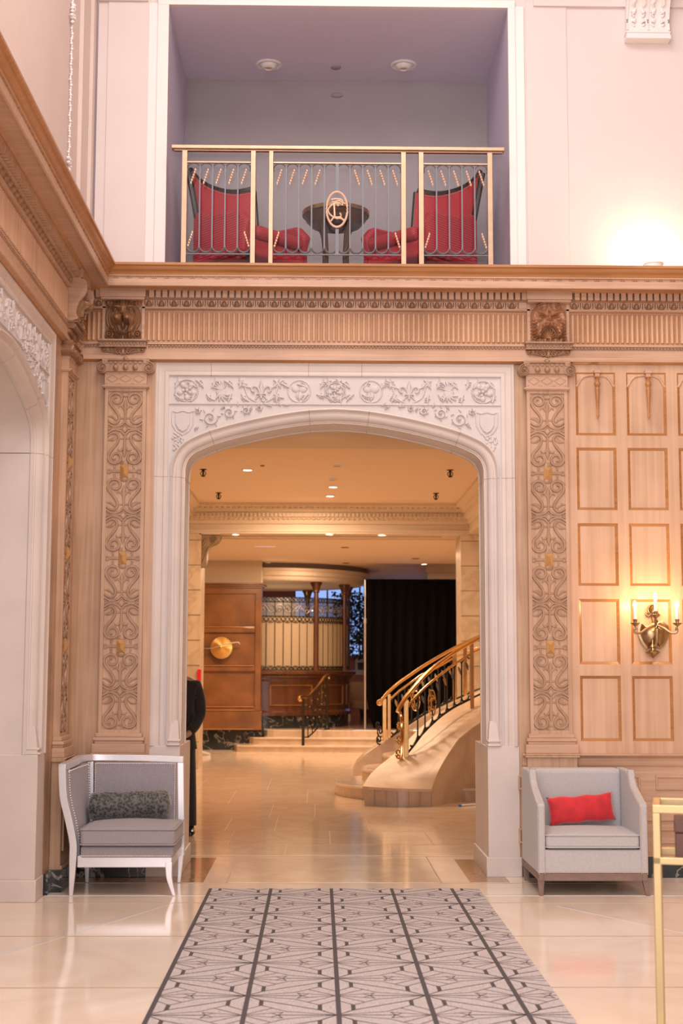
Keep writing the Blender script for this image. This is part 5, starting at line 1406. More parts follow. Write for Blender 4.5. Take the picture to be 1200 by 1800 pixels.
mb = MB(); mb.box(-2.05, 2.34, YB - .03, YB, BZ, BZ + .03); mb.box(-2.05, 2.34, YB - .045, YB, BZ + .03, BZ + .055); mb.box(-1.8, 1.9, YB + .25, YB + .3, BZ - .03, BZ + .01)
link('beam_moulding', mb, CREAM2, bt, False)
mb = MB(); mb.prism([(.46, 3.5), (1.6, 3.55), (2.2, 3.62), (2.2, 3.665), (3.0, 3.72), (3.0, 3.765), (4.0, 3.84), (4.0, 3.885), (5.0, 3.93), (5.0, 3.965), (5.4, 3.97), (5.4, 4.02), (.46, 4.02)], -2.2, 2.5, 0)
link('cove_moulding', mb, CREAM2, bt, False)
# piers and stone corbel
pr = MB(); pr.box(-2.3, -1.79, YB - .02, 11.9, 0, BZ)
p1 = struct(link('wall_pier_left', pr, WALLST, None, False))
pr = MB(); pr.box(2.17, 2.65, YB - .02, 11.9, 0, BZ); p2 = struct(link('wall_pier_right', pr, WALLST, None, False))
JD = plain('pier_joint', (.30, .22, .14), .7); mb = MB()
for k in range(9):
    zz = .4 + k * .38; mb.box(-2.05, -1.788, YB - .023, YB - .019, zz, zz + .012); mb.box(2.168, 2.65, YB - .023, YB - .019, zz, zz + .01)
link('pier_joints', mb, JD, p1, False)
cbl = thing('stone_corbel', 'dark carved stone scroll corbel under the lobby beam, left side', 'corbel', (-1.79, YB + .2, 3.1))
prof = smoothp([(0, 3.05), (.05, 3.04), (.08, 3.12), (.09, 3.25), (.14, 3.36), (.22, 3.40), (.27, 3.45), (.27, 3.53), (0, 3.54)], 4); n = len(prof)
DST = plain('dark_stone', (.30, .21, .12), .5, noise=.3, nscale=12)
mb = MB(); mb.add([(-1.79 + p_, YB + .02, z) for p_, z in prof] + [(-1.79 + p_, YB + .3, z) for p_, z in prof], [tuple(range(n)), tuple(range(2 * n - 1, n - 1, -1))] + [(i, (i + 1) % n, n + (i + 1) % n, n + i) for i in range(n)]); link('scroll_body', mb, DST, cbl)
mb = MB(lambda u, v, w_: (u, YB + .02 - w_, v)); mb.strip(spiral(-1.60, 3.46, .055, .01, 0, 2, 24), .016, .02, 0, 'round')
for k in range(5): mb.strip([(-1.77, 3.15 + k * .06), (-1.75, 3.17 + k * .07), (-1.70, 3.24 + k * .06)], [.02, .025, .005], .014, 0, 'round')
mb.strip(smoothp([(-1.77, 3.1), (-1.73, 3.2), (-1.68, 3.33), (-1.6, 3.4)], 4), .02, .016, 0, 'round'); link('leaf_carving', mb, DST, cbl)
slab_ = slab('cap', -1.82, -1.50, YB - .02, YB + .34, 3.535, 3.552, CREAM2, cbl)
# fire alarm
c = P(350, 1187, Y=YB - .05); t = tag(slab('fire_alarm', c.x - .028, c.x + .028, YB - .07, YB - .02, c.z - .09, c.z + .09, plain('alarm_red', (.75, .01, .03), .35), bevel=.008), 'small red alarm box on the stone pier above the man', 'fire alarm')
# ceiling lights
def down(px, py, z, lab, r=.075, lit=True, grp='recessed downlights in the lobby ceilings'):
    c = P(px, py, Z=z); t = thing('downlight', lab, 'ceiling light', (c.x, c.y, z), 0, grp)
    mb = MB(); mb.lathe([(r * .72, -.001), (r, 0), (r, -.010), (r * .74, -.014), (r * .72, -.001)], (c.x, c.y, z), 24); link('trim_ring', mb, LITW, t)
    mb = MB(); mb.lathe([(.001, -.002), (r * .73, -.002), (r * .73, -.006), (.001, -.007)], (c.x, c.y, z), 20); link('lens', mb, DOWNL if lit else plain('lens_dim', (.3, .22, .16), .3), t)
down(435, 825, C1, 'lone lit round downlight on the left of the near lobby ceiling')
down(592, 818, C1, 'dim round downlight nearest the arch in the middle ceiling row', lit=False)
down(585, 842, C1, 'dim round downlight second from the arch in the middle ceiling row', lit=False)
down(585, 855, C1, 'lit round downlight third from the arch in the middle ceiling row')
down(580, 871, C1, 'lit round downlight farthest from the arch in the middle ceiling row')
down(414, 938.5, BZ - .001, 'lit downlight under the lobby beam, left one', .07)
down(579, 938.5, BZ - .001, 'downlight under the lobby beam, middle one', .07)
down(671, 939.5, BZ - .001, 'lit downlight under the lobby beam, right one', .08)
down(391, 988, 3.53, 'small lit downlight by the stone corbel, in front of the wood panel tower', .06)
down(471, 989, 3.53, 'small lit downlight just in front of the curved screen ceiling ring', .07)
down(745, 991, 3.53, 'small lit downlight above the black curtain', .07)
for px, py, z, lab in ((606, 962, 3.53, 'dark disc in the hall ceiling nearest the beam'), (608, 989.5, 3.53, 'dark disc in the hall ceiling beside the ring'), (730, 981.5, 3.53, 'dark disc in the hall ceiling above the curtain'), (461, 818, C1, 'tiny dark disc in the near lobby ceiling')):
    c = P(px, py, Z=z); r = .03 if z == C1 else .075
    tag(link('ceiling_disc', MB().lathe([(.001, 0), (r, 0), (r * .8, -.012), (.001, -.016)], (c.x, c.y, z), 18), plain('disc_brown', (.22, .13, .07), .5)), lab, 'ceiling fitting', 'dark ceiling discs')
c0, c1_ = P(448, 961, Z=3.53), P(484, 948, Z=3.53)
c0 = P(448, 961, Y=13.2); c1_ = P(484, 948, Y=13.2)
t = thing('hanging_sign', 'pale blue grey rectangular panel hanging from the hall ceiling', 'sign', ((c0.x + c1_.x) / 2, 13.2, c0.z))
slab('panel', c0.x, c1_.x, 13.18, 13.22, c0.z, c1_.z, plain('pale_panel', (.52, .50, .55), .3, emit=(.6, .62, .75), es=.35), t, .003)
slab('hanger', c0.x + .02, c1_.x - .02, 13.19, 13.21, c1_.z - .002, 3.532, CREAM, t)
def sprink(px, py, lab):
    c = P(px, py - 5, Z=C1); t = thing('fire_sprinkler', lab, 'sprinkler', (c.x, c.y, C1), 0, 'iron sprinkler heads')
    mb = MB(); mb.lathe([(.001, 0), (.045, 0), (.045, -.006), (.018, -.012), (.014, -.03), (.001, -.03)], (c.x, c.y, C1), 14); link('escutcheon', mb, IROND, t)
    mb = MB()
    for s in (-1, 1): mb.tube(smoothp([(c.x + s * .012, c.y, C1 - .025), (c.x + s * .032, c.y, C1 - .045), (c.x + s * .028, c.y, C1 - .068), (c.x, c.y, C1 - .088)], 4), .006, 6)
    mb.lathe([(.001, -.085), (.026, -.088), (.026, -.094), (.001, -.096)], (c.x, c.y, C1), 12); mb.lathe([(.008, -.03), (.014, -.05), (.006, -.085)], (c.x, c.y, C1), 10); link('yoke', mb, IROND, t)
sprink(357, 830, 'black sprinkler head near the left edge of the arch opening, nearer one'); sprink(384, 871, 'black sprinkler head on the left of the lobby ceiling, farther one')
sprink(791, 831, 'black sprinkler head on the right of the lobby ceiling, nearer one'); sprink(766, 872, 'black sprinkler head on the right of the lobby ceiling, farther one')

# platform and steps
PZ_ = .36
def curve_step(name, xl, yf, z0, z1, mat=TRAV):
    pts = ([(xl, 17.2), (xl, yf + .55)] if yf > 16 else [(-1.0, 17.2), (-1.0, 16.3), (xl, 16.3)]) + [(xl + .08, yf + .38)] + [(xl + .2 + t * .5, yf + .32 * (1 - t / 11) ** 2) for t in range(12)] + [(xl + 6.3, 17.2)]
    mb = MB(); mb.prism(pts, z0, z1 - .025, 2); o = link(name, mb, mat, None, False)
    mb = MB(); mb.prism([(a, b_ - (.025 if b_ < 16.2 else 0)) for a, b_ in pts[:-1]] + [(pts[-1][0], 17.2)], z1 - .025, z1, 2); link('nosing', mb, SLAB, o, False, bevel=.006)
    return o
for nm, xl, yf, z0, z1, lab in (('stone_step', -1.55, 15.30, 0, .12, 'lowest of the three pale marble steps to the raised hall'), ('stone_step', -1.27, 15.74, .12, .24, 'middle one of the three pale marble steps to the raised hall'), ('stone_step', -1.03, 16.2, .24, .36, 'top one of the three pale marble steps to the raised hall')):
    tag(curve_step(nm, xl, yf, z0, z1), lab, 'step', 'marble steps at the back of the lobby')
struct(slab('floor_platform', -4.2, 6, 17.2, 25, 0, PZ_, plain('hall_floor', (.36, .22, .16), .15)))
# wood tower with panels
wt = thing('panel_tower', 'tall polished mahogany panelled wall block with brass disc, left of the curved screen', 'cabinet', (-1.7, 16.5, 0))
yw = 16.25
def XW(px, py=1150): return P(px, py, Y=yw).x
def ZW(py, px=410): return P(px, py, Y=yw).z
xr_ = XW(458)
slab('marble_base', -2.5, xr_ + .03, yw + .08, 16.95, 0, ZW(1284), BLACKM, wt)
slab('body', -2.5, xr_, yw, 16.95, ZW(1283), ZW(1030), MAHOG, wt)
mb = MB()
for z0, z1, e in ((ZW(1034), ZW(1031), .02), (ZW(1031), ZW(1028), .05), (ZW(1028), ZW(1025), .09)): mb.box(-2.5, xr_ + e, yw - e, 16.95, z0, z1)
link('cornice', mb, MAHOG, wt, False, bevel=.005)
mb = MB()
for a, b_ in ((1103, 1112), (1171, 1180)): mb.box(-2.5, XW(448), yw - .05, yw, ZW(b_), ZW(a))
mb.box(XW(448), xr_ + .005, yw - .035, yw, ZW(1248), ZW(1034)); mb.box(-2.5, xr_ + .005, yw - .035, yw, ZW(1044), ZW(1034)); mb.box(-2.5, xr_ + .03, yw - .06, yw, ZW(1283), ZW(1250)); mb.box(-2.5, xr_ + .015, yw - .045, yw, ZW(1250), ZW(1243))
link('rails_and_stile', mb, MAHOG, wt, False, bevel=.012)
mb = MB()
for a in (1103, 1171, 1243, 1249, 1282): mb.box(-2.5, XW(447), yw - .068, yw - .03, ZW(a), ZW(a) + .014)
link('highlight_bead', mb, wood('bead_wood', (.55, .25, .09), (.4, .16, .05), 'X', rough=.2), wt, False, bevel=.005)
struct(slab('wall_above_tower', -3.2, xr_, yw + .1, 16.95, ZW(1026), 3.53, plain('cream_wall', (.62, .52, .38), .6)))
gm = new_mat('brushed_gong_brass'); g_, gn, gl_, gb = gm
gb.inputs['Base Color'].default_value = (.85, .55, .18, 1); gb.inputs['Metallic'].default_value = 1; gb.inputs['Roughness'].default_value = .28; gb.inputs['Anisotropic'].default_value = .8
tn = gn.new('ShaderNodeTangent'); tn.direction_type = 'RADIAL'; tn.axis = 'Y'; gl_.new(tn.outputs[0], gb.inputs['Tangent'])
c = P(389, 1139, Y=yw - .1)
gg = thing('brass_disc', 'round brushed brass disc mounted on the mahogany tower', 'wall ornament', tuple(c))
mb = MB(); mb.lathe([(.001, -.02), (.20, -.02), (.205, -.005), (.202, .01), (.19, .012), (.05, .02), (.03, .03), (.001, .034)], (0, 0, 0), 48)
mb.v = [(c.x + x, c.y - z, c.z + y) for x, y, z in mb.v]; link('disc', mb, g_, gg)
mb = MB(); mb.tube(smoothp([P(357, 1140, Y=yw - .12), P(372, 1139, Y=yw - .16), P(390, 1134, Y=yw - .18), P(408, 1130, Y=yw - .16), P(418, 1129, Y=yw - .14), P(422, 1133, Y=yw - .12)], 5), [.006 + .006 * sin(k * .12) for k in range(26)], 6)
link('silver_branch', mb, STEEL, gg)
slab('mount', c.x - .04, c.x + .04, c.y + .01, yw + .01, c.z - .04, c.z + .04, BRASSD, gg)

# curved screen and counter (round kiosk)
KX, KY = -1.1, 18.9
def Kp(ang, r, z): a = radians(ang); return (KX + r * sin(a), KY - r * cos(a), z)
kk = thing('curved_counter', 'dark mahogany curved counter on a black marble plinth', 'counter', (KX, KY, PZ_))
def klathe(prof, mat, name, parent, n=96): return link(name, MB().lathe(prof, (KX, KY, 0), n), mat, parent, ang=.5)
klathe([(.5, PZ_), (1.72, PZ_), (1.72, .60), (.5, .60)], BLACKM, 'plinth', kk)
klathe([(.5, .60), (1.78, .60), (1.78, .66), (1.74, .70), (1.74, 1.26), (1.77, 1.30), (1.77, 1.33), (.5, 1.33)], MAHOGD, 'body', kk)
klathe([(.5, 1.33), (1.80, 1.33), (1.82, 1.37), (1.87, 1.40), (1.88, 1.45), (1.85, 1.47), (.5, 1.47)], MAHOGD, 'worktop', kk)
Mk = lambda u, v, w_: Kp(u, 1.74 + w_, v)
mb = MB(Mk)
def karc(a0, a1, z, wd, h):
    mb.strip([(a0 + (a1 - a0) * t / 10, z) for t in range(11)], wd, h, 0, 'flat')
for a0, a1 in ((6, 34), (42, 66), (74, 95)):
    karc(a0, a1, .80, .03, .02); karc(a0, a1, 1.18, .03, .02)
    for a_ in (a0, a1): mb.box(a_ - .5, a_ + .5, .80, 1.18, 0, .02)
link('panel_moulding', mb, MAHOG, kk)
sc = thing('curved_screen', 'curved leaded glass screen with frosted panes on the dark counter', 'screen', (KX, KY, 1.47))
FR_M = bpy.data.materials.new('frosted_pane'); FR_M.use_nodes = True; n_ = FR_M.node_tree.nodes; l_ = FR_M.node_tree.links; pb_ = n_['Principled BSDF']
pb_.inputs['Base Color'].default_value = (.72, .60, .44, 1); pb_.inputs['Roughness'].default_value = .35
tl = n_.new('ShaderNodeBsdfTranslucent'); tl.inputs[0].default_value = (.85, .72, .52, 1); mx_ = n_.new('ShaderNodeMixShader'); mx_.inputs[0].default_value = .5
l_.new(pb_.outputs[0], mx_.inputs[1]); l_.new(tl.outputs[0], mx_.inputs[2]); l_.new(mx_.outputs[0], n_['Material Output'].inputs[0])
z0, z1 = 1.47, 2.89
ZS_ = lambda py: 1.49 + (1177 - py) / 2500 * 27.7
lamp('kiosk_light', 'POINT', (KX + .2, KY + .2, 2.0), 20, (1, .62, .32), .3)
for a0, a1 in ((-8, 36.5), (39, 69), (71, 97)):
    mb = MB(); mb.grid(lambda u, v: Kp(a0 + (a1 - a0) * u, 1.70, z0 + (ZS_(1085) - z0) * v), 14, 1); k = len(mb.v); mb.grid(lambda u, v: Kp(a0 + (a1 - a0) * u, 1.69, z0 + (ZS_(1085) - z0) * v), 14, 1)
    link('frosted_pane', mb, FR_M, sc)
    mb = MB(); mb.grid(lambda u, v: Kp(a0 + (a1 - a0) * u, 1.70, ZS_(1085) + (z1 - ZS_(1085)) * v), 14, 1)
    link('textured_pane', mb, glass_mat('textured_glass', (.42, .36, .30), .3, .35), sc)
    mb = MB(); da = 5.4; nn = max(2, round((a1 - a0) / da)); st = (a1 - a0) / nn; r_ = 1.715
    zA, zB, zC, zD = ZS_(1172), ZS_(1094), ZS_(1084), ZS_(1059)
    for i in range(nn + 1):
        a_ = a0 + i * st; mb.bar(Kp(a_, r_, zA), Kp(a_, r_, zB), .012); mb.bar(Kp(a_, r_, zC), Kp(a_, r_, z1), .010)
    def rail(z, w_=.014): mb.tube([Kp(a0 + (a1 - a0) * t / 16, r_, z) for t in range(17)], w_ / 2, 5)
    for z in (z0 + .01, zC, zD, z1): rail(z)
    half = st / 2
    for i in range(2 * nn):
        a_ = a0 + i * half
        for (lo, hi) in ((z0, zA), (zB, zC), (zD, z1)):
            mb.bar(Kp(a_, r_, lo), Kp(a_ + half, r_, hi), .010); mb.bar(Kp(a_ + half, r_, lo), Kp(a_, r_, hi), .010)
    for i in range(nn):
        a_ = a0 + i * st
        for (zz, dz) in ((zA, .05), (zB, -.05)):
            mb.bar(Kp(a_, r_, zz - dz * .6), Kp(a_ + st * .3, r_, zz + dz * .2), .01); mb.bar(Kp(a_ + st, r_, zz - dz * .6), Kp(a_ + st * .7, r_, zz + dz * .2), .01); mb.bar(Kp(a_ + st * .3, r_, zz + dz * .2), Kp(a_ + st * .7, r_, zz + dz * .2), .01)
    link('lead_lattice', mb, IROND, sc)
    mb = MB()
    for i in range(nn):
        a_ = a0 + (i + .5) * st; zc_ = (zC + zD) / 2; s = 1 if i % 2 else -1
        pts = spiral(0, 0, .10, .02, 0 if s > 0 else pi, s * 1.4, 16); mb.tube([Kp(a_ + degrees_ * 1, 1.715, zc_ + v) for degrees_, v in ((math.degrees(u / 1.7), v) for u, v in pts)], .007, 5)
        mb.tube([Kp(a_ - st / 2, 1.715, zc_ - .08 * s), Kp(a_ + st / 2, 1.715, zc_ + .09 * s)], .006, 5)
    link('scroll_leading', mb, STEEL, sc)
for i, (ang, lab) in enumerate(((37.6, 'turned mahogany column at the middle of the curved screen'), (70, 'turned mahogany column near the right end of the curved screen'), (99, 'turned mahogany column at the far right end of the curved screen'), (150, 'turned mahogany column on the back side of the curved screen'))):
    c = Kp(ang, 1.73, 1.47); t = thing('turned_column', lab, 'column', c, 0, 'columns of the round kiosk')
    link('shaft', MB().lathe([(.075, 0), (.075, .03), (.052, .05), (.05, 1.35), (.045, 1.52)], c, 16), MAHOGD, t)
    link('capital', MB().lathe([(.055, 1.52), (.07, 1.54), (.065, 1.57), (.09, 1.66), (.115, 1.70), (.115, 1.73), (.001, 1.73)], c, 16), MAHOGD, t)
ring = MB().lathe([(1.55, 3.20), (1.98, 3.20), (2.02, 3.23), (2.04, 3.27), (2.09, 3.30), (2.11, 3.36), (2.16, 3.40), (2.17, 3.43), (1.75, 3.43), (1.75, 3.30), (1.55, 3.28)], (KX, KY, 0), 96)
rg = struct(link('trim_5', ring, CREAM2, ang=.5))
mb = MB()
for k in range(150):
    a_ = -60 + k * 1.3; mb.bar(Kp(a_, 2.075, 3.305), Kp(a_, 2.105, 3.355), .028, .03)
link('ring_dentils', mb, CREAM2, rg)
link('ring_cove', MB().lathe([(2.10, 3.43), (2.13, 3.43), (2.13, 3.535), (2.10, 3.535)], (KX, KY, 0), 96), plain('grey_cove', (.16, .14, .14), .6), rg)
slab('hall_cornice', P(752, 1000, Y=17.6).x, 5.9, 17.6, 17.9, 3.28, 3.4, CREAM2, rg); slab('hall_cornice', P(748, 1000, Y=17.6).x, 5.9, 17.5, 17.9, 3.4, 3.53, CREAM2, rg)
# far wall behind: window, tree, picture, armchair
fw = MB(); YW = 24.5; zs_ = PZ(630, 1152, YW)
fw.box(-4.2, 6, YW, YW + .2, 0, zs_); fw.box(-4.2, -.6, YW, YW + .2, zs_, 3.6); fw.box(2.6, 6, YW, YW + .2, zs_, 3.6)
struct(link('wall_far', fw, plain('rose_paint', (.50, .20, .22), .6), None, False))
wn = thing('x', 'x', 'x'); bpy.data.objects.remove(wn)
wn = bpy.data.objects.new('window_1', None); C.objects.link(wn); struct(wn); wn.location = (1, YW, zs_)
slab('sill', -.65, 2.65, YW - .06, YW + .1, zs_ - .05, zs_, MAHOG, wn)
slab('pane', -.6, 2.6, YW + .12, YW + .14, zs_, 3.6, plain('daylit_window', (.5, .6, .8), .4, emit=(.30, .48, 1), es=.55), wn)
mb = MB()
for x in (-.6, .2, 1.0, 1.8, 2.56): mb.box(x, x + .04, YW + .05, YW + .12, zs_, 3.6)
link('muntin', mb, MAHOG, wn, False)
c = P(632, 1172, Y=YW - .04); pf = thing('framed_picture', 'white framed picture with dark landscape on the rose wall, seen past the screen', 'picture', (c.x, YW, c.z))
a0, a1 = P(624, 1186, Y=YW - .04), P(646, 1158, Y=YW - .04)
slab('frame', a0.x, a1.x, YW - .05, YW, a0.z, a1.z, plain('frame_white', (.72, .76, .88), .4), pf, .004)
slab('print', a0.x + .06, a1.x - .05, YW - .054, YW - .049, a0.z + .12, a1.z - .09, plain('print_dark', (.05, .06, .09), .5, noise=.6, nscale=25), pf)
tr = thing('indoor_tree', 'leafy indoor tree in front of the blue window behind the screen', 'tree', (1.15, 23, PZ_))
link('trunk', MB().tube([(1.15, 23, PZ_), (1.12, 23, 1.2), (1.05, 23.05, 2.0), (1.1, 23, 2.8)], [.05, .04, .035, .02], 8), MAHOGD, tr)
mb = MB(); random.seed(3)
for k in range(3200):
    a_ = random.uniform(0, 2 * pi); r_ = sqrt(random.random()) * .75; z = random.uniform(1.75, 3.3)
    if z < 2.1 and random.random() < .4: continue
    c = Vector((1.05 + r_ * cos(a_), 23 + r_ * sin(a_) * .7, z)); d = Vector((random.uniform(-1, 1), random.uniform(-1, 1), random.uniform(-1, .3))).normalized() * random.uniform(.07, .13)
    s = d.cross(Vector((random.random(), random.random(), 1))).normalized() * .028
    mb.add([c, c + d * .5 + s, c + d, c + d * .5 - s, c + d * .5 + Vector((0, 0, .008))], [(0, 1, 4), (1, 2, 4), (2, 3, 4), (3, 0, 4), (0, 3, 2, 1)])
o = link('foliage', mb, plain('leaf_green', (.035, .075, .055), .4, noise=.5, nscale=9), tr, False)
pot = MB().lathe([(.001, 0), (.16, 0), (.2, .3), (.21, .32), (.001, .32)], (1.15, 23, PZ_), 20); link('pot', pot, MAHOGD, tr)
ac = thing('tan_armchair', 'tan armchair beyond the curved counter beside the curtain pole', 'armchair', (1.0, 21.3, PZ_))
TANF = plain('tan_fabric', (.42, .27, .17), .8)
slab('seat', .70, 1.32, 20.95, 21.6, .62, .82, TANF, ac, .04); slab('backrest', .70, 1.32, 21.5, 21.7, .62, 1.22, TANF, ac, .06)
for x in (.62, 1.30): slab('arm', x, x + .1, 20.95, 21.65, .52, 1.0, TANF, ac, .04)
for x in (.66, 1.34):
    for y in (21.0, 21.62): slab('leg', x, x + .05, y, y + .05, PZ_, .64, BRASSD, ac)
# black curtain on poles
YC = 16.75
cz0, cz1 = PZ_, P(700, 1018, Y=YC).z
cl, cr = P(641, 1030, Y=YC).x, P(812, 1100, Y=YC).x
cs = thing('curtain_stand', 'steel pipe stand holding the black curtain', 'stand', (cl, YC, PZ_))
mb = MB(); xp = P(641.5, 1150, Y=YC - .1).x
mb.tube([(xp, YC - .1, PZ_), (xp, YC - .1, 2.4)], .026, 12); link('pole', mb, STEEL, cs)
mb = MB(); mb.tube([(xp, YC - .1, 2.4), (xp, YC - .1, cz1 - .02)], .018, 12); mb.tube([(xp, YC - .1, 2.36), (xp, YC - .1, 2.46)], .036, 12); link('extension', mb, STEEL, cs)
mb = MB(); mb.tube([(xp + 1.95, YC - .1, PZ_), (xp + 1.95, YC - .1, cz1 - .02)], .02, 12); link('far_pole', mb, STEEL, cs)
mb = MB(); mb.tube([(xp - .02, YC + .075, cz1 - .04), (cr + .2, YC + .075, cz1 - .04)], .02, 10); link('crossbar', mb, STEEL, cs)
slab('foot_plate', xp - .22, xp + .22, YC - .3, YC + .1, PZ_, PZ_ + .01, STEEL, cs); slab('foot_plate', xp + 1.75, xp + 2.15, YC - .3, YC + .1, PZ_, PZ_ + .01, STEEL, cs)
mb = MB()
def cur(off):
    def f_(u, v):
        z = cz1 - (cz1 - cz0 - .02) * v; left = cl - .02 + .02 * v + .36 * max(0, v - .62) ** 1.9 * 3.0
        x = left + (cr - left) * u; y = YC + .02 + off + (.015 + .05 * v) * sin(u * 58 + 2 * sin(v * 2)) + .025 * v * sin(u * 23)
        return (x, y, z)
    return f_
mb.grid(cur(0), 140, 20); k = len(mb.v); mb.grid(cur(.012), 140, 20); m = 141
for i in range(140):
    for base in (0, 20 * m): mb.f.append((base + i, base + i + 1, k + base + i + 1, k + base + i))
for j in range(20):
    for cc in (0, 140): mb.f.append((j * m + cc, (j + 1) * m + cc, k + (j + 1) * m + cc, k + j * m + cc))
tag(link('black_curtain', mb, BLACKC, ang=1.4), 'full height black curtain hung behind the staircase', 'curtain')

# small railing on the steps
y0r, y1r = 15.6, 16.7
hr = thing('step_railing', 'short black iron railing with brass handrail and gold bulbs on the marble steps', 'railing', (P(533, 1322, Y=y0r).x, y0r, 0))
def HR(px, py):
    t = (px - 533) / (575 - 533); return P(px, py, Y=y0r + (y1r - y0r) * t)
mb = MB(); pts = smoothp([HR(528, 1231), HR(526, 1227), HR(530, 1225), HR(541, 1225), HR(550, 1216), HR(560, 1206), HR(567, 1196), HR(572, 1189), HR(577, 1188), HR(578, 1193)], 4); mb.tube(pts, .032, 8); link('handrail', mb, BRASS, hr)
mb = MB(); a = HR(533, 1227); mb.tube([(a.x, a.y, .0), (a.x, a.y, .02), (a.x, a.y, .08), (a.x, a.y, a.z)], [.07, .055, .028, .022], 10); link('post', mb, IROND, hr)
mb = MB(); a = HR(575, 1190); mb.tube([(a.x, a.y, PZ_), (a.x, a.y, PZ_ + .02), (a.x, a.y, PZ_ + .12), (a.x, a.y, a.z)], [.07, .045, .026, .022], 10); link('post', mb, IROND, hr)
mb = MB(); mb.tube([HR(535, 1296), HR(541, 1296), HR(550, 1288), HR(562, 1275), HR(574, 1258)], .014, 6)
for px, ya, yb_ in ((541, 1225, 1296), (549, 1217, 1290), (556, 1210, 1281), (563, 1202, 1273), (569, 1194, 1264)): mb.tube([HR(px, ya), HR(px, yb_)], .010, 6)
for px, py, r_ in ((545, 1262, 4), (553, 1250, 4), (560, 1243, 4), (566, 1232, 4), (549, 1278, 3.5), (557, 1268, 3.5), (564, 1257, 3.5), (570, 1246, 3.5), (545, 1240, 3), (553, 1229, 3), (561, 1218, 3), (568, 1210, 3)):
    mb.tube([HR(px + u, py + v) for u, v in spiral(0, 0, r_, 1, 0, 1.3, 12)], .008, 5)
link('scroll_infill', mb, IROND, hr)
mb = MB()
for px, py in ((540, 1261), (544, 1242), (548, 1231), (554, 1248), (558, 1229), (561, 1219), (565, 1237), (567, 1217), (570, 1207), (572, 1223), (551, 1262), (562, 1247), (549, 1274), (561, 1260), (569, 1248), (569, 1235)):
    mb.lathe([(.001, -.016), (.013, -.008), (.015, 0), (.013, .008), (.001, .016)], tuple(HR(px, py)), 8)
link('gold_bulbs', mb, BRASS, hr)

# ------------------------------------------------------------ curved staircase
stc = thing('curved_staircase', 'pale marble curved staircase with broad sloping kerb rising to the right', 'staircase', (1.3, 6.5, 0))
OUT = [(758, 1387, 5.32), (768, 1360, 5.42), (780, 1337, 5.55), (793, 1317, 5.68), (805, 1300, 5.80), (824, 1284, 5.92), (844, 1270, 6.05), (900, 1237, 6.35), (960, 1200, 6.7)]
INN = [(637, 1382, 5.42), (650, 1362, 5.70), (668, 1345, 5.95), (690, 1327, 6.2), (708, 1310, 6.35), (735, 1283, 6.50), (770, 1254, 6.62), (830, 1222, 6.85), (880, 1195, 7.1)]
def res(pts, n=28): 
    q = smoothp([tuple(p) for p in pts], 8); return [q[int(round(i * (len(q) - 1) / n))] for i in range(n + 1)]
O_ = [P(a, b_, Y=c_) for a, b_, c_ in res(OUT)]; I_ = [P(a, b_, Y=c_) for a, b_, c_ in res(INN)]
n = len(O_); mb = MB(); vs = []; th = .03
LN = 6
for i in range(n):
    for j in range(LN + 1):
        p = I_[i].lerp(O_[i], j / LN); 
        if i == 0: p = p + Vector((0, -.10 * sin(pi * j / LN), 0))
        vs.append(p)
top = [(i * (LN + 1) + j, i * (LN + 1) + j + 1, (i + 1) * (LN + 1) + j + 1, (i + 1) * (LN + 1) + j) for i in range(n - 1) for j in range(LN)]
K = len(vs); vs2 = [(p[0], p[1], p[2] - th) for p in vs]
ed = []
for j in range(LN): ed.append((j, j + 1, K + j + 1, K + j)); b0_ = (n - 1) * (LN + 1); ed.append((b0_ + j, b0_ + j + 1, K + b0_ + j + 1, K + b0_ + j))
for i in range(n - 1):
    for cc in (0, LN): ed.append((i * (LN + 1) + cc, (i + 1) * (LN + 1) + cc, K + (i + 1) * (LN + 1) + cc, K + i * (LN + 1) + cc))
mb.add([tuple(v) for v in vs] + vs2, top + [tuple(K + q for q in f_) for f_ in top] + ed)
link('kerb_cap', mb, KERB, stc, ang=.6)
# walls below the cap: inner face, front, outer face
ring_pts = [vs[i * (LN + 1)] for i in range(n - 1, -1, -1)] + [vs[j] for j in range(1, LN)] + [vs[i * (LN + 1) + LN] for i in range(n)]
mb = MB(); m = len(ring_pts); cxm, cym = 1.5, 6.2
ins = [(p[0] + (1.4 - p[0]) * .02, p[1] + .02, p[2] - th) for p in ring_pts]
mb.add([tuple(q) for q in ins] + [(q[0], q[1], 0) for q in ins], [(i, i + 1, m + i + 1, m + i) for i in range(m - 1)] + [(m - 1, 0, m, 2 * m - 1)])
link('kerb_wall', mb, TRAV, stc, ang=.5)
mb = MB()
for j in range(0, LN + 1):      # vertical joints of the front blocks
    p = vs[j]; mb.box(p[0] - .003, p[0] + .003, p[1] + .012, p[1] + .03, 0, p[2] - th)
link('block_joint', mb, JM, stc, False)
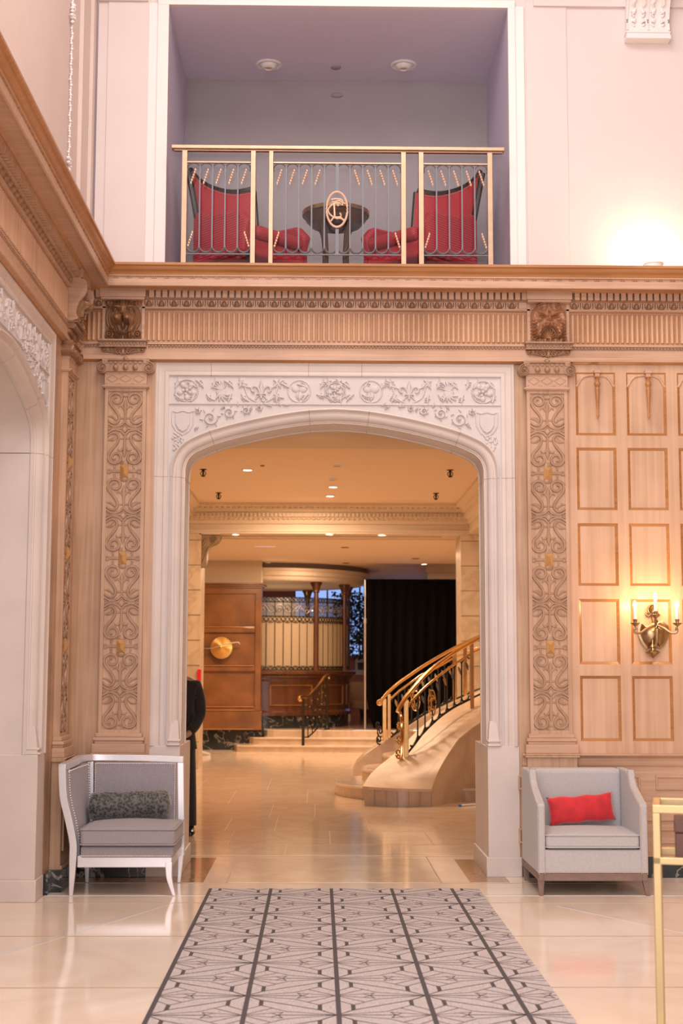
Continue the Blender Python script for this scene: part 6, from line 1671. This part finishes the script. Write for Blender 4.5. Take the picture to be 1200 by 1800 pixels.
# treads with round noses
def tread(pxn, pyn, z, w_, yc, dep, zlo, i):
    xn = P(pxn, pyn, Z=z).x
    pts = [(xn + w_ * (1 - cos(t * pi / 20)), yc - dep * sin(t * pi / 20) * 1.0) for t in range(0, 11)]
    low = [(xn + w_ * (1 - cos(t * pi / 20)), yc + dep * sin(t * pi / 20)) for t in range(0, 11)]
    poly = pts + [(2.6, yc - dep)] + [(2.6, yc + dep)] + list(reversed(low))[:-1]
    mb = MB(); mb.prism([(x, y) for x, y in poly], zlo, z - .03, 2); o = link('step', mb, TRAV, stc, False)
    mb = MB(); mb.prism([(x - .02 if x < 2 else x, yc + (y - yc) * 1.02) for x, y in poly], z - .03, z, 2); link('tread_slab', mb, SLAB, stc, False, bevel=.008)
    mb = MB(Mz); e1 = [(x + .07, yc + (y - yc) * .9) for x, y in pts]; mb.strip(e1, .012, .002, z - .0005, 'flat'); e2 = [(x + .10, yc + (y - yc) * .86) for x, y in pts]; mb.strip(e2, .006, .002, z - .0005, 'flat'); link('inlay_line', mb, plain('inlay_dark', (.10, .07, .05), .4), stc, False)
tread(590, 1372, .15, .85, 6.95, 1.05, 0, 0)
tread(633, 1342, .30, .8, 7.15, .95, .15, 1)
tread(672, 1322, .45, .8, 7.35, .9, .30, 2)
tread(705, 1305, .60, .7, 7.5, .85, .45, 3); tread(735, 1290, .75, .6, 7.5, .8, .6, 4)
# far kerb
YF = 8.55
mb = MB(); tp_ = [P(a, b_, Y=YF) for a, b_ in ((621, 1352), (628, 1338), (640, 1326), (665, 1309), (702, 1286), (740, 1262), (800, 1232), (860, 1208), (920, 1180))]
poly = [(p.x, p.z) for p in tp_]; poly = [(poly[0][0], 0)] + poly + [(poly[-1][0], 0)]
mb.prism(poly, YF - .05, YF + .35, 1); link('far_kerb', mb, TRAV, stc, False, bevel=.01)
# balustrades
def balustrade(label, Yf, hand, mid, bot, posts_, mono, nb, gpx):
    """pixel-traced curves placed on the kerb, Yf(px) gives the distance of the curve"""
    t = thing('stair_balustrade', label, 'railing', tuple(P(posts_[0][0], posts_[0][2], Y=Yf(posts_[0][0]))), 0, 'stair balustrades')
    PP = lambda px, py: P(px, py, Y=Yf(px))
    def cv(pts): return smoothp([tuple(PP(*p)) for p in pts], 6)
    mb = MB(); q = cv(hand); mb.tube(q, .032, 8, flat=.7); link('handrail', mb, BRASS, t)
    mb = MB(); mb.tube(cv(mid), .014, 6); link('mid_rail', mb, BRASS, t)
    mb = MB(); mb.tube(cv(bot), .012, 6)
    def yat(pts, px):
        for (x0, y0), (x1, y1) in zip(pts, pts[1:]):
            if x0 <= px <= x1: return y0 + (y1 - y0) * (px - x0) / (x1 - x0)
        return pts[-1][1] if px > pts[-1][0] else pts[0][1]
    g0, g1 = gpx; st = (g1 - g0) / nb
    for k in range(nb + 1):
        px = g0 + k * st; a, b_ = yat(mid, px), yat(bot, px)
        mm = mono and abs(px - mono[0]) < st * .6
        if k < nb and 0 < k: mb.tube([PP(px, a + 6), PP(px, b_ - 5)], .009, 6)
        if k < nb:
            c_ = px + st / 2; a2, b2 = yat(mid, c_), yat(bot, c_)
            mb.tube([PP(c_ + st * .48 * cos(u * pi / 8), a2 + 7 - 6 * sin(u * pi / 8) + (yat(mid, c_ + st * .48 * cos(u * pi / 8)) - a2)) for u in range(9)], .009, 5)
            mb.tube([PP(c_ + st * .48 * cos(u * pi / 8), b2 - 8 + 7 * sin(u * pi / 8) + (yat(bot, c_ + st * .48 * cos(u * pi / 8)) - b2)) for u in range(9)], [.009 + .005 * sin(pi * u / 8) for u in range(9)], 5)
    link('iron_scrolls', mb, IROND, t)
    for k in range(nb):
        px = g0 + (k + .7) * st; a = yat(mid, px)
        mb = MB(); p, q_ = PP(px - 2, a + 10), PP(px + 2.5, a + 25)
        mb.tube([p, p.lerp(q_, .3), p.lerp(q_, .7), q_], [.004, .018, .014, .003], 7)
        link('leaf_ornament', mb, IRON if k % 2 else BRASSD, t)
    for px, ya, yb_, wd in posts_:
        a, b_ = PP(px, ya), PP(px, yb_); mb = MB(); mb.box(a.x - wd, a.x + wd, a.y - wd, a.y + wd, b_.z, a.z); link('post', mb, BRASS, t, False, bevel=.005)
    if mono:
        c_ = PP(mono[0], mono[1]); d = (PP(mono[0] + 5, mono[1]) - PP(mono[0] - 5, mono[1])); d.z = 0; d.normalize()
        mb = MB(); monogram(mb, c_ + Vector((0, -.015, 0)), mono[2], mono[3], tuple(d), 1.2); link('monogram_oval', mb, BRASS, t)
    return t
nr = balustrade('brass and iron stair balustrade with oval monogram, the nearer of the two', lambda px: 6.0 + (px - 716) * .0045,
    [(699, 1252), (702, 1244), (713, 1226), (730, 1205), (748, 1186), (770, 1167), (800, 1146), (826, 1131), (844, 1121), (880, 1103)],
    [(716, 1243), (728, 1228), (740, 1215), (755, 1201), (775, 1185), (795, 1170), (812, 1159), (826, 1150), (844, 1141), (880, 1122)],
    [(716, 1324), (728, 1309), (740, 1293), (755, 1277), (775, 1259), (795, 1245), (812, 1236), (826, 1229), (844, 1220), (880, 1204)],
    [(713.5, 1230, 1358, .027), (828.5, 1132, 1248, .024)], (759, 1236, .055, .15), 8, (721, 824))
# scroll newel in front of the near post
mb = MB(); q = lambda px, py: P(px, py, Y=5.9 + (1385 - py) * .0006)
mb.tube(smoothp([q(701, 1250), q(705, 1262), q(706, 1300), q(704, 1345), q(700, 1375), q(698, 1384)], 5), .020, 8)
for cx_, cy_, r_ in ((702, 1275, 4), (701, 1300, 5), (700, 1325, 5.5), (699, 1350, 6), (699, 1372, 5)): mb.tube([q(cx_ + u, cy_ + v * 1.6) for u, v in spiral(0, 0, r_, 1, 1, 1.5, 16)], .013, 6)
link('scroll_newel', mb, BRASS, nr)
fr_ = balustrade('brass and iron stair balustrade against the black curtain, the farther of the two', lambda px: 8.4 + (px - 665) * .0025,
    [(664, 1235), (672, 1229), (682, 1217), (700, 1201), (720, 1187), (750, 1167), (795, 1141), (820, 1129), (844, 1118), (880, 1104)],
    [(683, 1232), (700, 1216), (720, 1201), (745, 1184), (770, 1172), (795, 1158), (820, 1147), (844, 1137), (880, 1122)],
    [(683, 1298), (700, 1286), (720, 1272), (745, 1256), (770, 1243), (795, 1231), (820, 1220), (844, 1210), (880, 1196)],
    [(675.5, 1228, 1302, .026), (683.5, 1220, 1298, .022), (798, 1140, 1236, .024), (817, 1128, 1226, .024)], (730, 1232, .06, .13), 9, (688, 793))
mb = MB(); c = P(667, 1235, Y=8.4); mb.lathe([(.001, -.045), (.035, -.03), (.045, 0), (.035, .03), (.001, .045)], tuple(c), 14); link('ball_end', mb, BRASS, fr_)
mb = MB(); q = lambda px, py: P(px, py, Y=8.35)
for cx_, cy_, r_ in ((668, 1285, 6), (666, 1300, 5), (664, 1275, 4)): mb.tube([q(cx_ + u, cy_ + v * 1.8) for u, v in spiral(0, 0, r_, 1, 1, 1.5, 16)], .012, 6)
link('scroll_newel', mb, IROND, fr_)
# thin rod on the floor by the stair base
a, b_ = P(810, 1416, Z=.012), P(850, 1413, Z=.012); rd = thing('floor_rod', 'thin pale rod with a blue tip on the floor by the stair base', 'rod', (a.x, a.y, 0))
link('rod', MB().tube([a, b_], .012, 8), LITW, rd); link('tip', MB().tube([a - (b_ - a) * .08, a], .014, 8), plain('blue_tip', (.05, .25, .8), .4), rd)

# ------------------------------------------------------------ man in a dark suit beside the left jamb
YM = 2.72; pc = P(317, 1300, Y=YM); px_ = pc.x - .05
man = thing('person', 'person in a dark suit standing half hidden behind the left arch jamb', 'person', (px_, YM, 0))
# continuous body under the clothes (one vertex per joint)
def skinned(name, verts, edges, radii, mat, parent, sub=2, root=0):
    me = bpy.data.meshes.new(name); me.from_pydata([tuple(v) for v in verts], edges, []); o = bpy.data.objects.new(name, me); C.objects.link(o)
    me.materials.append(mat); o.parent = parent; o.matrix_parent_inverse = Matrix.Identity(4)
    s_ = o.modifiers.new('skin', 'SKIN'); s_.use_smooth_shade = True
    for i, r_ in enumerate(radii):
        r_ = r_ if isinstance(r_, tuple) else (r_, r_); me.skin_vertices[0].data[i].radius = r_
        me.skin_vertices[0].data[i].use_root = (i == root)
    sb = o.modifiers.new('sub', 'SUBSURF'); sb.levels = sub; sb.render_levels = sub
    return o
V = [(0, 0, .93), (0, 0, 1.08), (0, .01, 1.25), (0, .01, 1.38), (0, 0, 1.47), (0, -.01, 1.54), (0, -.015, 1.63), (0, -.005, 1.70)]
E_ = [(0, 1), (1, 2), (2, 3), (3, 4), (4, 5), (5, 6), (6, 7)]; Rr_ = [.13, .11, .115, .075, .045, .065, .082, .055]
hands = []
for s in (-1, 1):
    b0_ = len(V)
    V += [(s * .17, .01, 1.36), (s * .225, .03, 1.08), (s * .14, -.15, .905), (s * .09, -.18, .875)]
    E_ += [(3, b0_), (b0_, b0_ + 1), (b0_ + 1, b0_ + 2), (b0_ + 2, b0_ + 3)]; Rr_ += [.055, .042, .028, (.034, .018)]
    hb = b0_ + 3
    for k in range(4):
        f0 = len(V); o_ = (k - 1.5) * .018; L = (.062, .075, .072, .055)[k]
        V += [(s * .070, -.19, .872 - o_), (s * (.070 - L * .6), -.205, .862 - o_), (s * (.070 - L), -.19, .85 - o_)]
        E_ += [(hb, f0), (f0, f0 + 1), (f0 + 1, f0 + 2)]; Rr_ += [.010, .009, .007]
    f0 = len(V); V += [(s * .085, -.185, .91), (s * .06, -.195, .925)]; E_ += [(hb, f0), (f0, f0 + 1)]; Rr_ += [.012, .009]
    l0 = len(V); V += [(s * .09, 0, .86), (s * .10, -.01, .48), (s * .105, .02, .10), (s * .115, -.05, .04), (s * .125, -.14, .03)]
    E_ += [(0, l0), (l0, l0 + 1), (l0 + 1, l0 + 2), (l0 + 2, l0 + 3), (l0 + 3, l0 + 4)]; Rr_ += [.085, .055, .038, .038, .03]
body = skinned('body', V, E_, Rr_, SKIN, man)
def loft(rings, n=20):
    mb = MB(); vs = []
    for (x, y, z, rx, ry) in rings:
        for k in range(n): a_ = 2 * pi * k / n; vs.append((x + rx * cos(a_) * (abs(cos(a_)) ** -.15 if abs(cos(a_)) > .1 else 1), y + ry * sin(a_), z))
    mb.add(vs, [tuple(range(n - 1, -1, -1)), tuple((len(rings) - 1) * n + k for k in range(n))] + [(i * n + k, i * n + (k + 1) % n, (i + 1) * n + (k + 1) % n, (i + 1) * n + k) for i in range(len(rings) - 1) for k in range(n)])
    return mb
def mpart(name, mb, mat, **k):
    o = link(name, mb, mat, None, **k); o.parent = man; return o
# jacket: torso and sleeves grown as one surface
JV = [(0, 0, .80), (0, 0, .92), (0, 0, 1.08), (0, .01, 1.22), (0, .01, 1.33), (0, .015, 1.40), (0, .015, 1.455)]
JE = [(i, i + 1) for i in range(6)]; JR = [(.20, .13), (.195, .125), (.185, .118), (.19, .125), (.17, .11), (.105, .085), (.07, .07)]
for s in (-1, 1):
    b0_ = len(JV); JV += [(s * .185, .01, 1.335), (s * .215, .015, 1.22), (s * .228, .025, 1.08), (s * .19, -.07, .975), (s * .14, -.145, .91)]
    JE += [(4, b0_), (b0_, b0_ + 1), (b0_ + 1, b0_ + 2), (b0_ + 2, b0_ + 3), (b0_ + 3, b0_ + 4)]; JR += [.072, .066, .058, .050, .044]
jk = skinned('jacket', JV, JE, JR, SUIT, man, root=2)
mpart('jacket_skirt', loft([(0, 0, .765, .205, .135), (0, 0, .80, .20, .132), (0, 0, .90, .185, .125), (0, 0, 1.0, .17, .118)]), SUIT)
for s in (-1, 1):
    mpart('trouser_leg', loft([(s * .128, .02, .075, .078, .085), (s * .128, .02, .10, .078, .085), (s * .125, .01, .3, .078, .085), (s * .118, 0, .5, .08, .088), (s * .10, 0, .75, .09, .105), (s * .095, 0, .88, .09, .11)]), SUIT)
    sh = MB(); sh.v = []; rings = [(.05, .035, .0), (.03, .05, .0)]
    vs = []; n = 14
    prof = [(.085, .030, .075), (.06, .040, .10), (.0, .046, .10), (-.06, .045, .075), (-.12, .050, .055), (-.17, .046, .045), (-.205, .025, .03)]
    for y, rx, h_ in prof:
        for k in range(n): a_ = 2 * pi * k / n; vs.append((s * (.135 + max(0, -y) * .12) + rx * 1.15 * cos(a_), y, max(.0, h_ / 2 + h_ / 2 * sin(a_)) + .002))
    sh.add(vs, [tuple(range(n)), tuple((len(prof) - 1) * n + k for k in range(n))] + [(i * n + k, i * n + (k + 1) % n, (i + 1) * n + (k + 1) % n, (i + 1) * n + k) for i in range(len(prof) - 1) for k in range(n)])
    so = mpart('shoe', sh, SHOE, ang=1.3)
mb = MB(lambda u, v, w_: (u, -.125 - w_, v)); mb.box(.078, .098, 1.235, 1.262, 0, .008); mpart('lapel_badge', mb, BRASS, smooth=False, bevel=.002)
# face and hair
hd = MB(); vs = []
mb = MB()
def headf(u, v):
    th = 2 * pi * u; ph = pi * v; x = .078 * sin(ph) * cos(th); y = .098 * sin(ph) * sin(th); z = .118 * cos(ph)
    if y < 0:
        if abs(x) < .02 and -.045 < z < .02: y -= .018 * (1 - abs(x) / .02) * (1 - max(0, z) / .02 if z > 0 else 1)
        for sx in (-1, 1):
            d = ((x - sx * .032) ** 2 + (z - .008) ** 2) / .0004; y += .010 * exp(-d)
        y += .005 * exp(-((z + .055) / .006) ** 2) * (1 if abs(x) < .03 else 0)
    if z < -.05: x *= .85
    return (x, y - .01, z + 1.60)
mb.grid(headf, 40, 40); mpart('face', mb, SKIN, ang=1.4)
mb = MB()
mb.lathe([(.084, -.01), (.086, .03), (.080, .07), (.06, .105), (.03, .125), (.001, .13)], (0, .012, 1.60), 24, 1, 1.18); mb.v = [(x, y if y > -.03 or z > 1.66 else y * .5 + .0, z) for x, y, z in mb.v]
mpart('hair', mb, HAIR, ang=1.4)
for s in (-1, 1):
    mb = MB(); mb.dome(0, 0, .018, .032, .014, 0, 10, 3); mb.v = [(s * (.074 + w_), .005 + u, 1.595 + v) for u, v, w_ in mb.v]; mpart('ear', mb, SKIN)
# a visitor's pale shoe left of the tower
c = P(357, 1330, Z=0)
t = thing('pale_shoe', 'pale grey shoe on the marble floor just past the man in the suit', 'shoe', (c.x, c.y, 0))
sh = MB(); vs = []; n = 12
for x, r_, h_ in ((-.14, .03, .07), (-.10, .045, .11), (-.04, .046, .10), (.03, .046, .07), (.09, .045, .055), (.13, .025, .035)):
    for k in range(n): a_ = 2 * pi * k / n; vs.append((c.x + x, c.y + r_ * cos(a_), h_ / 2 + h_ / 2 * sin(a_) + .012))
sh.add(vs, [tuple(range(n)), tuple(5 * n + k for k in range(n))] + [(i * n + k, i * n + (k + 1) % n, (i + 1) * n + (k + 1) % n, (i + 1) * n + k) for i in range(5) for k in range(n)])
link('upper', sh, plain('pale_shoe_grey', (.55, .5, .45), .6), t, ang=1.3)
slab('sole', c.x - .14, c.x + .125, c.y - .042, c.y + .042, 0, .022, LITW, t, .006)
